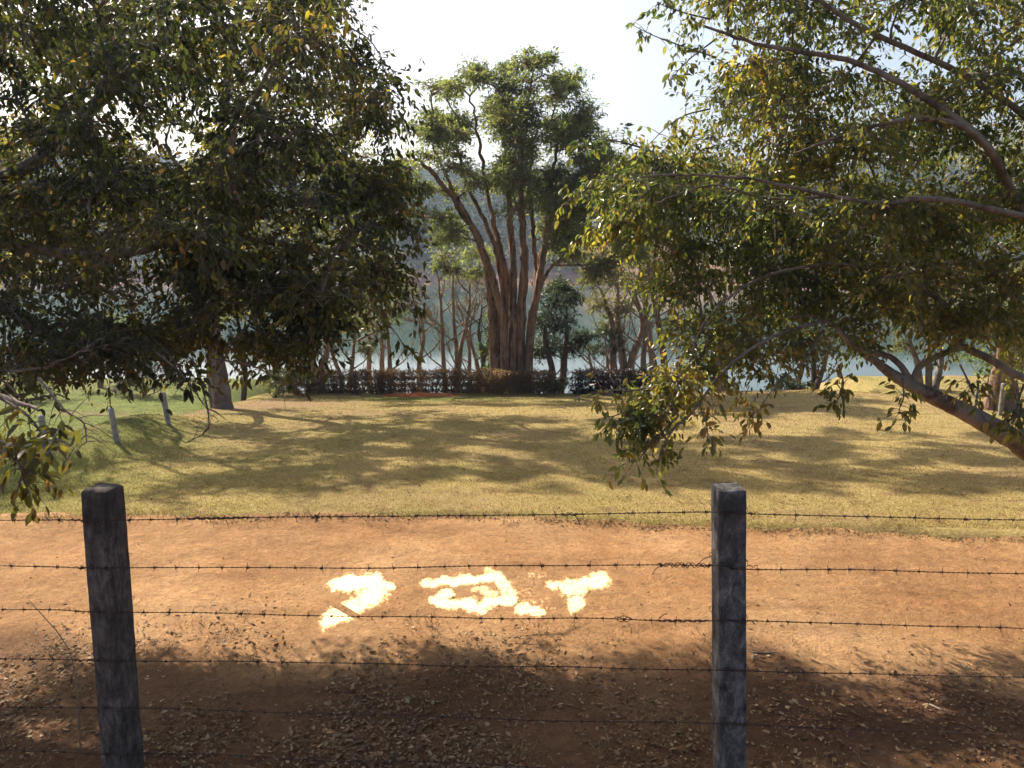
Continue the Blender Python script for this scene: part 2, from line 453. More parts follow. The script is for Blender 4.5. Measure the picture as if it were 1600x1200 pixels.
# haze
def box_me(name, lo, hi, mat):
    x0, y0, z0 = lo; x1, y1, z1 = hi
    V = [(x0, y0, z0), (x1, y0, z0), (x1, y1, z0), (x0, y1, z0), (x0, y0, z1), (x1, y0, z1), (x1, y1, z1), (x0, y1, z1)]
    F = [(0, 3, 2, 1), (4, 5, 6, 7), (0, 1, 5, 4), (1, 2, 6, 5), (2, 3, 7, 6), (3, 0, 4, 7)]
    return mesh_np(name, np.array(V), np.array(F), mat)
hz = bpy.data.materials.new("haze"); hz.use_nodes = True
hz.node_tree.nodes.clear()
pv = N(hz.node_tree, "ShaderNodeVolumePrincipled")
pv.inputs["Color"].default_value = (0.62, 0.76, 1.0, 1)
pv.inputs["Density"].default_value = 0.0005
pv.inputs["Anisotropy"].default_value = 0.35
o = N(hz.node_tree, "ShaderNodeOutputMaterial"); hz.node_tree.links.new(pv.outputs[0], o.inputs["Volume"])
tag(obj("haze", box_me("haze", (-445, -65, -12.5), (445, 625, 130), hz)), kind="stuff")

# ------------------------------------------------------------------ tubes and leaves (vectorised)
def tubes(P, Rr, seg=5):
    """P t x k x 3, Rr t x k -> V, F"""
    P = np.asarray(P, float); Rr = np.asarray(Rr, float)
    T, K, _ = P.shape
    d = np.gradient(P, axis=1)
    d = norm(d)
    ref = np.where(np.abs(d[:, :1, 2:3]) > 0.9, np.array([1.0, 0, 0]), np.array([0, 0, 1.0]))
    ref = np.repeat(ref, K, 1)
    a = norm(np.cross(d, ref)); b = np.cross(d, a)
    th = np.arange(seg) * 2 * math.pi / seg
    V = P[:, :, None, :] + Rr[:, :, None, None] * (np.cos(th)[None, None, :, None] * a[:, :, None, :] + np.sin(th)[None, None, :, None] * b[:, :, None, :])
    i = np.arange(T * K * seg).reshape(T, K, seg)
    j = np.roll(i, -1, 2)
    F = np.stack([i[:, :-1], j[:, :-1], j[:, 1:], i[:, 1:]], -1).reshape(-1, 4)
    return V.reshape(-1, 3), F

def resample(pts, rad, K):
    """Catmull-Rom through pts"""
    pts = np.asarray(pts, float); rad = np.asarray(rad, float)
    n = len(pts)
    if n == 2:
        pts = np.array([pts[0], pts.mean(0), pts[1]]); rad = np.array([rad[0], rad.mean(), rad[1]]); n = 3
    e = np.vstack([2 * pts[0] - pts[1], pts, 2 * pts[-1] - pts[-2]])
    t = np.linspace(0, n - 1, K); s = np.minimum(t.astype(int), n - 2); f = (t - s)[:, None]
    p0, p1, p2, p3 = e[s], e[s + 1], e[s + 2], e[s + 3]
    C = 0.5 * ((2 * p1) + (-p0 + p2) * f + (2 * p0 - 5 * p1 + 4 * p2 - p3) * f ** 2 + (-p0 + 3 * p1 - 3 * p2 + p3) * f ** 3)
    return C, np.interp(t, np.arange(n), rad)

class Wood:
    def __init__(s): s.V = []; s.F = []; s.n = 0
    def add(s, V, F):
        s.V.append(V); s.F.append(F + s.n); s.n += len(V)
    def limb(s, pts, rad, K=14, seg=8, rough=0.0):
        C, r = resample(pts, rad, K)
        if rough: C = C + rng.normal(0, rough, C.shape) * np.linspace(0, 1, K)[:, None]
        V, F = tubes(C[None], r[None], seg)
        if seg >= 8:
            V = V + rng.normal(0, 0.09 if seg == 12 else 0.035, V.shape) * np.repeat(r, seg)[:, None]
        s.add(V, F); return C, r
    def many(s, P, Rr, seg=4):
        V, F = tubes(P, Rr, seg); s.add(V, F)
    def mesh(s, name, mat):
        return mesh_np(name, np.vstack(s.V), np.vstack(s.F), mat, None, True)

LEAF6 = np.array([[0, 0, 0], [-0.21, 0.28, 0.07], [-0.18, 0.66, 0.05], [0, 1.0, -0.10], [0.18, 0.66, 0.05], [0.21, 0.28, 0.07]])
LEAF4 = np.array([[0, 0, 0], [-0.22, 0.45, 0.05], [0, 1.0, -0.04], [0.22, 0.45, 0.05]])
def leaf_frames(D, up=None):
    D = norm(D)
    if up is None: up = rng.normal(0, 1, D.shape) + np.array([0, 0, 0.9])
    x = norm(np.cross(D, up)); z = np.cross(x, D)
    return x, D, z
def leaves_mesh(name, P, D, S, tint, mat, shape=LEAF6, wide=1.0, up=None):
    x, y, z = leaf_frames(D, up)
    L = shape * np.array([wide, 1, 1])
    V = P[:, None, :] + S[:, None, None] * (L[None, :, 0:1] * x[:, None, :] + L[None, :, 1:2] * y[:, None, :] + L[None, :, 2:3] * z[:, None, :])
    n = len(P); k = len(shape)
    b = (np.arange(n) * k)[:, None]
    f = np.array([[0, 1, 2, 3], [0, 3, 4, 5]]) if k == 6 else np.array([[0, 1, 2, 3]])
    F = (b[:, None, :] + f[None]).reshape(-1, 4)
    return mesh_np(name, V.reshape(-1, 3), F, mat, {"tint": np.repeat(tint, k)})

def bez(A, C, B, K):
    t = np.linspace(0, 1, K)[None, :, None]
    return (1 - t) ** 2 * A[:, None] + 2 * t * (1 - t) * C[:, None] + t ** 2 * B[:, None]

def clump_twigs(cen, rad, ntw, K=5, sag=0.18, flat=0.8):
    d = norm(rng.normal(0, 1, (ntw, 3)) * np.array([1, 1, flat]))
    ln = rng.uniform(0.45, 1.12, (ntw, 1)) ** 0.7
    A = cen + rng.normal(0, 0.10, (ntw, 3)) * rad
    B = cen + d * ln * rad
    C = (A + B) / 2 + rng.normal(0, 0.12, (ntw, 3)) * rad + np.array([0, 0, 0.25]) * np.linalg.norm(rad) * 0.3
    B = B - np.array([0, 0, 1]) * sag * np.linalg.norm(rad) * rng.uniform(0, 1, (ntw, 1))
    return bez(A, C, B, K)

def twig_leaves(P, per, size, droop=0.6, t0=0.2, jit=0.35, rag=0.05):
    """leaves along twigs P (t x k x 3)"""
    T, K, _ = P.shape
    t = rng.uniform(t0, 1.0, (T, per)) * (K - 1)
    t[:, 0] = K - 1 - 1e-4
    s = np.minimum(t.astype(int), K - 2); f = (t - s)[..., None]
    ii = np.arange(T)[:, None]
    Q = P[ii, s] * (1 - f) + P[ii, s + 1] * f
    dr = norm(P[ii, s + 1] - P[ii, s])
    D = norm(dr * 0.8 + rng.normal(0, jit * 2, Q.shape) + np.array([0, 0, -droop]))
    Q = Q + rng.normal(0, rag, Q.shape) * 0.5
    S = size * rng.uniform(0.5, 1.32, Q.shape[:2])
    return Q.reshape(-1, 3), D.reshape(-1, 3), S.ravel()

def nearest_on(C, p, lower=True):
    d = np.linalg.norm(C - p, axis=1) + (np.clip(C[:, 2] - p[2] + 0.1, 0, None) * 2 if lower else 0)
    return int(np.argmin(d))

LEAF_VARIANTS = {}
def leaf_variant(mat, k, wide):
    key = (mat.name, k, wide)
    if key not in LEAF_VARIANTS:
        L = LEAF6 * np.array([wide, 1, 1])
        LEAF_VARIANTS[key] = mesh_np("leaf", L, np.array([[0, 1, 2, 3], [0, 3, 4, 5]]), mat, {"tint": np.full(6, (k + 0.5) / 8)})
    return LEAF_VARIANTS[key]

def leaves_with_singles(t, P, D, S, tint, mat, n_single, wide=1.0, shape=LEAF6):
    """the n_single leaves that show largest become parts of their own, the rest one part"""
    px, py, f = project(P)
    inside = (px > -10) & (px < 1610) & (py > -10) & (py < 1210)
    app = np.where(inside, S / f, 0)
    order = np.argsort(-app)
    one = order[:n_single]; rest = order[n_single:]
    x, y, z = leaf_frames(D)
    up = z
    if n_single:
        for i in one:
            o = bpy.data.objects.new("leaf", leaf_variant(mat, int(min(7, tint[i] * 8)), wide))
            col.objects.link(o); o.parent = t
            Mx = Matrix(((x[i, 0] * S[i], y[i, 0] * S[i], z[i, 0] * S[i], P[i, 0] - t.location.x),
                         (x[i, 1] * S[i], y[i, 1] * S[i], z[i, 1] * S[i], P[i, 1] - t.location.y),
                         (x[i, 2] * S[i], y[i, 2] * S[i], z[i, 2] * S[i], P[i, 2] - t.location.z), (0, 0, 0, 1)))
            o.matrix_basis = Mx
    near = rest[f[rest] < 7.6]; back = rest[f[rest] >= 7.6]       # nearer leaves get a folded six-point blade
    Vs, Fs, Ts, n0 = [], [], [], 0
    for idx, shp, fc in ((near, LEAF6, [[0, 1, 2, 3], [0, 3, 4, 5]]), (back, LEAF4, [[0, 1, 2, 3]])):
        sh = shp * np.array([wide, 1, 1])
        V = P[idx][:, None, :] + S[idx][:, None, None] * (sh[None, :, 0:1] * x[idx][:, None, :] + sh[None, :, 1:2] * y[idx][:, None, :] + sh[None, :, 2:3] * z[idx][:, None, :])
        Vs.append(V.reshape(-1, 3)); Ts.append(np.repeat(tint[idx], len(sh)))
        Fs.append((n0 + (np.arange(len(idx)) * len(sh))[:, None, None] + np.array(fc)[None]).reshape(-1, 4)); n0 += len(idx) * len(sh)
    me = mesh_np("foliage", np.vstack(Vs), np.vstack(Fs), mat, {"tint": np.concatenate(Ts)})
    tag(obj("foliage", me, t), kind="stuff")

def in_poly(px, py, poly):
    poly = np.asarray(poly, float)
    inside = np.zeros(np.shape(px), bool)
    j = len(poly) - 1
    for i in range(len(poly)):
        xi, yi = poly[i]; xj, yj = poly[j]
        c = ((yi > py) != (yj > py)) & (px < (xj - xi) * (py - yi) / (yj - yi + 1e-9) + xi)
        inside ^= c
        j = i
    return inside

# ------------------------------------------------------------------ the two near trees
KX, KY = -SUN[0] / SUN[2], -SUN[1] / SUN[2]     # shadow shift per metre of height
def glint_clear(p):
    gx = p[..., 0] + KX * p[..., 2]; gy = p[..., 1] - KY * p[..., 2]
    return ~((gx > -1.95) & (gx < 1.0) & (gy > 5.9) & (gy < 7.6) & (p[..., 1] < 6.3))
def shade_ok(p, back=5.7, front=8.9):
    """leaves may not shade the sunlit strip of road"""
    ys = p[..., 1] + KY * p[..., 2]
    xs = p[..., 0] + KX * p[..., 2]
    lit = np.abs(xs) < 6.5
    return (~lit | (ys < back)) & glint_clear(p)

def near_tree(name, label, base, trunk_pts, trunk_r, limbs, poly, depth, n_cl, rad, extra, sprays, leafsize, mat, density, singles, K_tw=26, fill=(), low_n=0):
    t = empty(name, base, label, "tree")
    tw = Wood(); tw.limb(trunk_pts, trunk_r, 22, 14)
    obj("trunk", tw.mesh("trunk", M['bark_near']), t)
    bw = Wood(); nodes = []
    C0, _ = resample(trunk_pts, trunk_r, 22)
    nodes.append(C0[8:])
    for pts, r0, r1 in limbs:
        pts = np.asarray(pts, float)
        C, _ = bw.limb(pts, np.linspace(r0, r1, len(pts)), 6 * len(pts), 9, 0.006)
        nodes.append(C)
    # clump centres inside the outline
    cl = []
    xmin, ymin = np.min(poly, 0); xmax, ymax = np.max(poly, 0)
    tries = 0
    while len(cl) < n_cl and tries < 20000:
        tries += 1
        px, py = rng.uniform(xmin, xmax), rng.uniform(ymin, ymax)
        if not in_poly(np.array(px), np.array(py), poly): continue
        p = at(px, py, rng.uniform(*depth))
        r = rng.uniform(*rad)
        if not shade_ok(p + np.array([0, r * 0.55, 0])): continue
        if any(np.linalg.norm((p - q) / (r + rq)) < 0.34 for q, rq in cl): continue
        cl.append((p, r))
    tries = 0; want = len(cl) + low_n
    while len(cl) < want and tries < 8000:
        tries += 1
        px, py = rng.uniform(max(-40, xmin), min(1640, xmax)), rng.uniform(250 if xmin < 0 else 110, 560)
        if not in_poly(np.array(px), np.array(py), poly): continue
        p = at(px, py, rng.uniform(6.8, 10.2)); r = rng.uniform(0.36, 0.52)
        if shade_ok(p + np.array([0, r * 0.5, 0])): cl.append((p, r))
    for px, py, Y_, r in fill:
        cl.append((at(px, py, Y_), r))
    cl += [(np.array(p), r) for p, r in extra]
    allP, allD, allS = [], [], []
    allC = np.vstack(nodes)
    # connect far clumps through nearer ones
    cl.sort(key=lambda c: np.min(np.linalg.norm(allC - c[0], axis=1)))
    twP = []; spP = []
    for p, r in cl:
        k = nearest_on(allC, p, False)
        a = allC[k]
        dist = np.linalg.norm(p - a)
        mid = (a + p) / 2 + rng.normal(0, 0.10 * dist, 3) + np.array([0, 0, 0.10 * dist])
        r0 = min(0.035, 0.008 + 0.010 * dist)
        C, _ = bw.limb([a, mid, p], [r0, r0 * 0.75, 0.006], 9, 6, 0.01)
        allC = np.vstack([allC, C[3:]])
        cx_, cy_, _ = project(p)
        seen = -140 < cx_ < 1740 and -140 < cy_
        twP.append(clump_twigs(p, np.array([r, r, r * 0.8]), K_tw if seen else K_tw // 2, 5, 0.22))
    for pts in sprays:
        C, _ = bw.limb(pts, np.linspace(0.009, 0.003, len(pts)), 10, 5, 0.0)
        for q in range(2, 10):
            ln = rng.uniform(0.08, 0.21)
            d = norm(rng.normal(0, 1, (2, 3)) + np.array([0, 0, -0.35]))
            A = np.repeat(C[q][None], 2, 0); B = A + d * ln
            spP.append(bez(A, (A + B) / 2 + np.array([0, 0, 0.03]), B, 5))
    P = np.vstack(twP)
    Ps = np.vstack(spP)
    P = P[shade_ok(P[:, -1], 5.85) & shade_ok(P[:, 2], 5.85)]
    for PP in (P[:, [0, 1, 2, 4]], Ps[:, [0, 1, 2, 4]]):
        bw.many(PP, np.repeat(np.linspace(0.0042, 0.0014, 4)[None], len(PP), 0), 3)
    Q, D, S = twig_leaves(P, density, leafsize, 0.75)
    Q2, D2, S2 = twig_leaves(Ps, 4, leafsize * 1.25, 0.9, 0.3, 0.3, 0.02)
    Q, D, S = np.vstack([Q, Q2]), np.vstack([D, D2]), np.concatenate([S, S2])
    ok = shade_ok(Q, 5.85)
    Q, D, S = Q[ok], D[ok], S[ok]
    qx, qy, _ = project(Q)
    outv = (qx < -60) | (qx > 1660) | (qy < -60)
    keep = ~outv | (rng.random(len(Q)) < 0.6)
    S = np.where(outv, S * 1.45, S)
    Q, D, S = Q[keep], D[keep], S[keep]
    tint = np.clip(rng.beta(2.0, 2.4, len(Q)) * 0.75 + 0.10 + 0.20 * wob(Q[:, 0] + Q[:, 2], Q[:, 1] + 0.6 * Q[:, 2], 1.5, 2) + (rng.random(len(Q)) < 0.02) * 0.4, 0, 1)
    obj("branches", bw.mesh("branches", M['bark_near']), t)
    leaves_with_singles(t, Q, D, S, tint, mat, singles, 1.0)
    return t

polyL = [(-260, -120), (480, -120), (510, 10), (575, 60), (588, 130), (592, 210), (600, 300), (612, 370), (600, 430), (585, 490), (520, 520), (455, 545), (380, 545), (300, 525), (230, 545), (150, 555), (90, 585), (20, 620), (-80, 640), (-260, 600)]
baseL = np.array([-6.9, 7.0, 0.0])
def A(px, py, Y): return at(px, py, Y)
limbsL = [
    ([baseL + [0.1, 0, 2.6], A(-120, 330, 7.2), A(60, 250, 7.4), A(180, 130, 7.6), A(260, 50, 7.9), A(330, -20, 8.1)], 0.085, 0.03),
    ([A(60, 250, 7.4), A(170, 150, 7.7), A(260, 60, 8.0), A(420, 30, 8.2)], 0.045, 0.015),
    ([baseL + [0.1, 0, 2.2], A(-60, 470, 7.0), A(120, 540, 6.9), A(210, 520, 7.0), A(300, 500, 7.1), A(400, 470, 7.2), A(520, 440, 7.4)], 0.075, 0.012),
    ([baseL + [0.1, 0, 2.8], A(-60, 380, 6.8), A(150, 400, 6.9), A(330, 370, 7.0), A(480, 390, 7.2), A(580, 420, 7.3)], 0.07, 0.012),
    ([baseL + [0.1, 0, 3.2], A(60, 290, 7.2), A(250, 290, 7.5), A(420, 240, 7.8), A(560, 200, 8.0)], 0.06, 0.010),
    ([baseL + [0.0, 0.1, 3.4], [-6.0, 8.2, 5.8], [-4.6, 9.2, 7.0], [-3.2, 9.9, 7.8], [-1.4, 10.2, 8.2], [0.4, 10.2, 8.5]], 0.11, 0.02),
    ([baseL + [0.0, 0.0, 2.0], A(-120, 560, 5.6), A(-20, 610, 4.4), A(60, 640, 4.1)], 0.05, 0.008),
]
extraL = []
for k in range(62):      # high crown above the frame and off to the left
    x = rng.uniform(-9.0, 0.9); z = rng.uniform(6.9, 9.6)
    y = rng.uniform(7.6, 5.7 + 0.81 * z)
    extraL.append(((x, y, z), rng.uniform(0.6, 0.9)))
for k in range(11):
    z = rng.uniform(2.6, 6.0); extraL.append(((rng.uniform(-10, -6.0), rng.uniform(5.6, 5.4 + 0.81 * z), z), rng.uniform(0.6, 0.85)))
spraysL = [
    [A(-40, 600, 4.0), A(30, 640, 3.9), A(60, 670, 3.85), A(70, 700, 3.8)],
    [A(-60, 650, 3.9), A(0, 690, 3.8), A(60, 700, 3.75), A(110, 695, 3.7)],
    [A(-40, 690, 3.8), A(20, 715, 3.75), A(35, 740, 3.7), A(38, 755, 3.7)],
    [A(60, 590, 4.4), A(100, 640, 4.3), A(130, 660, 4.25), A(135, 690, 4.2)],
    [A(230, 540, 6.0), A(280, 580, 5.9), A(310, 620, 5.8), A(330, 650, 5.7)],
    [A(300, 560, 6.0), A(320, 620, 5.9), A(325, 670, 5.8), A(290, 692, 5.7)],
    [A(330, 560, 6.2), A(390, 570, 6.1), A(420, 585, 6.0), A(440, 600, 5.9)],
    [A(240, 530, 6.2), A(270, 560, 6.1), A(290, 590, 6.0), A(300, 610, 5.9)],
    [A(450, 510, 7.0), A(480, 540, 6.9), A(510, 560, 6.8), A(520, 580, 6.8)],
    [A(560, 470, 7.2), A(600, 500, 7.1), A(625, 530, 7.0), A(635, 555, 7.0)],
    [A(575, 440, 7.3), A(615, 470, 7.2), A(640, 480, 7.2), A(655, 500, 7.2)],
    [A(560, 120, 8.0), A(590, 160, 8.0), A(605, 210, 7.9), A(610, 250, 7.9)],
    [A(540, 40, 8.0), A(575, 60, 8.0), A(596, 90, 8.0), A(605, 115, 8.0)],
    [A(480, 0, 8.2), A(510, 10, 8.1), A(540, 6, 8.1), A(556, 20, 8.1)],
    [A(590, 300, 7.8), A(625, 330, 7.8), A(650, 370, 7.7), A(655, 400, 7.7)],
    [A(590, 240, 7.8), A(620, 260, 7.8), A(636, 290, 7.7), A(640, 320, 7.7)],
]
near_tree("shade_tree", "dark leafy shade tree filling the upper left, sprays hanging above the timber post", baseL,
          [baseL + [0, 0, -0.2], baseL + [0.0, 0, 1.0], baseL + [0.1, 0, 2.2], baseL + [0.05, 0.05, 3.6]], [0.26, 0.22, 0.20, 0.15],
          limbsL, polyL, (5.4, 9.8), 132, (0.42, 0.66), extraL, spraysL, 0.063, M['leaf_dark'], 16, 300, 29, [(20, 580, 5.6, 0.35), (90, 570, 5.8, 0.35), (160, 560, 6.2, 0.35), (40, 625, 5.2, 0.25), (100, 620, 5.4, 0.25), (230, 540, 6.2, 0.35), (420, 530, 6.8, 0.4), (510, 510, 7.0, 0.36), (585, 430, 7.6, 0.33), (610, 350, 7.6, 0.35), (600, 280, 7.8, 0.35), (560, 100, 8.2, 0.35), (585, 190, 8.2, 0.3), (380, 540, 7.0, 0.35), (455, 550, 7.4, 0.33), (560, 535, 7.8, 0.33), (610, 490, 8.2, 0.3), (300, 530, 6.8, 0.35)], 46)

polyR = [(1860, -120), (1110, -120), (1120, 30), (1150, 110), (1120, 160), (1050, 210), (960, 260), (930, 300), (940, 350), (1010, 400), (1050, 430), (1070, 490), (1075, 560), (1030, 590), (985, 620), (1000, 660), (1060, 660), (1110, 590), (1180, 540), (1290, 530), (1400, 560), (1470, 530), (1580, 560), (1860, 600)]
baseR = np.array([6.75, 7.4, 0.0])
limbsR = [
    ([A(1912, 886, 7.38), A(1700, 765, 7.3), A(1600, 697, 7.2), A(1540, 660, 7.15), A(1480, 630, 7.1), A(1425, 603, 7.05), A(1385, 578, 7.0), A(1350, 552, 6.95)], 0.142, 0.028),
    ([A(1430, 605, 7.05), A(1395, 560, 7.0), A(1340, 545, 6.9), A(1290, 500, 6.8), A(1230, 495, 6.7)], 0.0319, 0.0096),
    ([A(1425, 603, 7.05), A(1440, 570, 7.0), A(1500, 535, 6.9), A(1480, 480, 6.9), A(1400, 430, 6.8), A(1300, 410, 6.7)], 0.0348, 0.0112),
    ([A(1290, 500, 6.8), A(1260, 560, 6.5), A(1215, 600, 6.3), A(1180, 650, 6.2)], 0.0104, 0.0040),
    ([baseR + [0.1, 0, 2.2], A(1700, 430, 6.90), A(1600, 330, 6.95), A(1540, 225, 6.50), A(1440, 150, 6.55), A(1330, 95, 6.60), A(1190, 70, 6.65), A(1100, 40, 6.70)], 0.0482, 0.0096),
    ([baseR + [0.1, 0, 2.6], A(1680, 260, 7.10), A(1600, 180, 7.15), A(1500, 115, 6.70), A(1350, 45, 6.75), A(1250, -20, 6.80)], 0.0371, 0.0160),
    ([A(1600, 330, 6.95), A(1530, 215, 6.35), A(1430, 185, 6.30), A(1310, 215, 6.30), A(1240, 240, 6.30)], 0.0261, 0.0080),
    ([baseR + [0.1, 0, 2.0], A(1720, 380, 6.75), A(1560, 330, 6.20), A(1450, 310, 6.20), A(1370, 318, 6.25), A(1270, 300, 6.30), A(1150, 277, 6.35), A(1000, 275, 6.40)], 0.0315, 0.0080),
    ([A(1300, 307, 6.30), A(1200, 310, 6.35), A(1110, 290, 6.40), A(1020, 320, 6.40)], 0.0128, 0.0048),
    ([A(1720, 620, 6.9), A(1600, 590, 6.9), A(1545, 560, 6.9), A(1500, 540, 6.9)], 0.0348, 0.0320),
    ([A(1290, 500, 6.8), A(1200, 530, 6.5), A(1130, 580, 6.3), A(1085, 640, 6.2), A(1040, 680, 6.1), A(1000, 690, 6.1)], 0.0174, 0.0048),
    ([A(1300, 410, 6.7), A(1200, 430, 6.6), A(1120, 480, 6.5), A(1080, 540, 6.4)], 0.0145, 0.0048),
]
extraR = []
for k in range(26):
    z = rng.uniform(6.2, 9.0); extraR.append(((rng.uniform(2.2, 9), rng.uniform(7.0, 5.7 + 0.81 * z), z), rng.uniform(0.6, 0.85)))
for k in range(14):
    z = rng.uniform(2.4, 6.0); extraR.append(((rng.uniform(6.2, 9), rng.uniform(5.8, 5.4 + 0.81 * z), z), rng.uniform(0.6, 0.85)))
spraysR = [
    [A(1120, 90, 7.8), A(1060, 70, 7.8), A(1020, 55, 7.8), A(990, 40, 7.8)],
    [A(1120, 60, 7.8), A(1080, 90, 7.8), A(1060, 110, 7.8), A(1045, 130, 7.8)],
    [A(1110, 30, 7.8), A(1070, 20, 7.8), A(1040, 10, 7.8), A(1030, 5, 7.8)],
    [A(1110, 170, 7.4), A(1070, 180, 7.4), A(1040, 200, 7.4), A(1010, 230, 7.4)],
    [A(1000, 230, 7.3), A(960, 220, 7.3), A(925, 225, 7.3), A(900, 240, 7.3)],
    [A(1000, 290, 7.2), A(950, 280, 7.2), A(910, 300, 7.2), A(880, 320, 7.2)],
    [A(1010, 320, 7.2), A(950, 340, 7.2), A(920, 370, 7.2), A(900, 380, 7.2)],
    [A(1060, 640, 6.2), A(1010, 650, 6.1), A(970, 660, 6.1), A(945, 680, 6.1)],
    [A(1060, 650, 6.2), A(1020, 690, 6.1), A(1000, 715, 6.1), A(975, 725, 6.1)],
    [A(1060, 660, 6.2), A(1040, 690, 6.1), A(1030, 715, 6.1), A(1026, 738, 6.1)],
    [A(1085, 620, 6.2), A(1100, 650, 6.1), A(1105, 670, 6.1), A(1106, 690, 6.1)],
    [A(1040, 600, 6.3), A(990, 610, 6.2), A(950, 610, 6.2), A(925, 615, 6.2)],
    [A(1030, 620, 6.3), A(980, 640, 6.2), A(960, 650, 6.2), A(945, 650, 6.2)],
    [A(1180, 620, 6.3), A(1178, 640, 6.2), A(1176, 652, 6.2), A(1178, 660, 6.2)],
    [A(1310, 570, 6.5), A(1318, 600, 6.4), A(1312, 620, 6.4), A(1305, 630, 6.4)],
    [A(1410, 590, 6.6), A(1412, 620, 6.5), A(1405, 640, 6.5), A(1410, 650, 6.5)],
    [A(1500, 570, 6.6), A(1515, 600, 6.5), A(1520, 615, 6.5), A(1525, 620, 6.5)],
    [A(1600, 600, 6.4), A(1590, 630, 6.3), A(1585, 655, 6.3), A(1580, 675, 6.3)],
    [A(1620, 620, 6.2), A(1600, 640, 6.2), A(1590, 650, 6.2), A(1570, 660, 6.2)],
]
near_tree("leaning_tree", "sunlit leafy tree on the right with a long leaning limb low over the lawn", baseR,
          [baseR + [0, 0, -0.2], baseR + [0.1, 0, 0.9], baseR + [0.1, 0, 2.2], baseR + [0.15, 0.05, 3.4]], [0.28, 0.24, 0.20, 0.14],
          limbsR, polyR, (6.3, 9.8), 180, (0.40, 0.62), extraR, spraysR, 0.062, M['leaf_bright'], 16, 300, 27, [(960, 300, 7.6, 0.34), (990, 250, 7.8, 0.36), (1015, 300, 7.4, 0.42), (1030, 250, 7.8, 0.45), (970, 345, 7.4, 0.42), (1020, 360, 7.2, 0.45), (1060, 320, 7.6, 0.5), (1080, 250, 8.0, 0.5), (1060, 400, 7.2, 0.45), (1090, 450, 7.0, 0.45), (1100, 520, 6.9, 0.45), (1090, 580, 6.7, 0.4), (1040, 630, 6.2, 0.3), (1060, 600, 6.3, 0.35), (1000, 665, 6.1, 0.22), (1500, 500, 6.8, 0.5), (1580, 450, 7.0, 0.5), (1400, 480, 7.0, 0.5), (1330, 500, 6.9, 0.45), (1240, 540, 6.8, 0.4), (1180, 560, 6.7, 0.4), (1150, 400, 7.6, 0.5), (1210, 430, 7.4, 0.5), (1280, 400, 7.8, 0.5), (1340, 430, 7.4, 0.5), (1400, 390, 7.8, 0.5), (1180, 480, 7.2, 0.45), (1260, 470, 7.2, 0.45), (1450, 430, 7.4, 0.5), (1120, 340, 7.8, 0.5), (1200, 350, 7.8, 0.5), (1300, 460, 7.9, 0.45), (1380, 470, 7.9, 0.45), (1440, 490, 7.6, 0.4), (1540, 500, 7.6, 0.45), (1220, 500, 7.6, 0.4), (1140, 530, 7.4, 0.4), (1590, 510, 7.2, 0.4), (1340, 540, 7.4, 0.3)], 32)

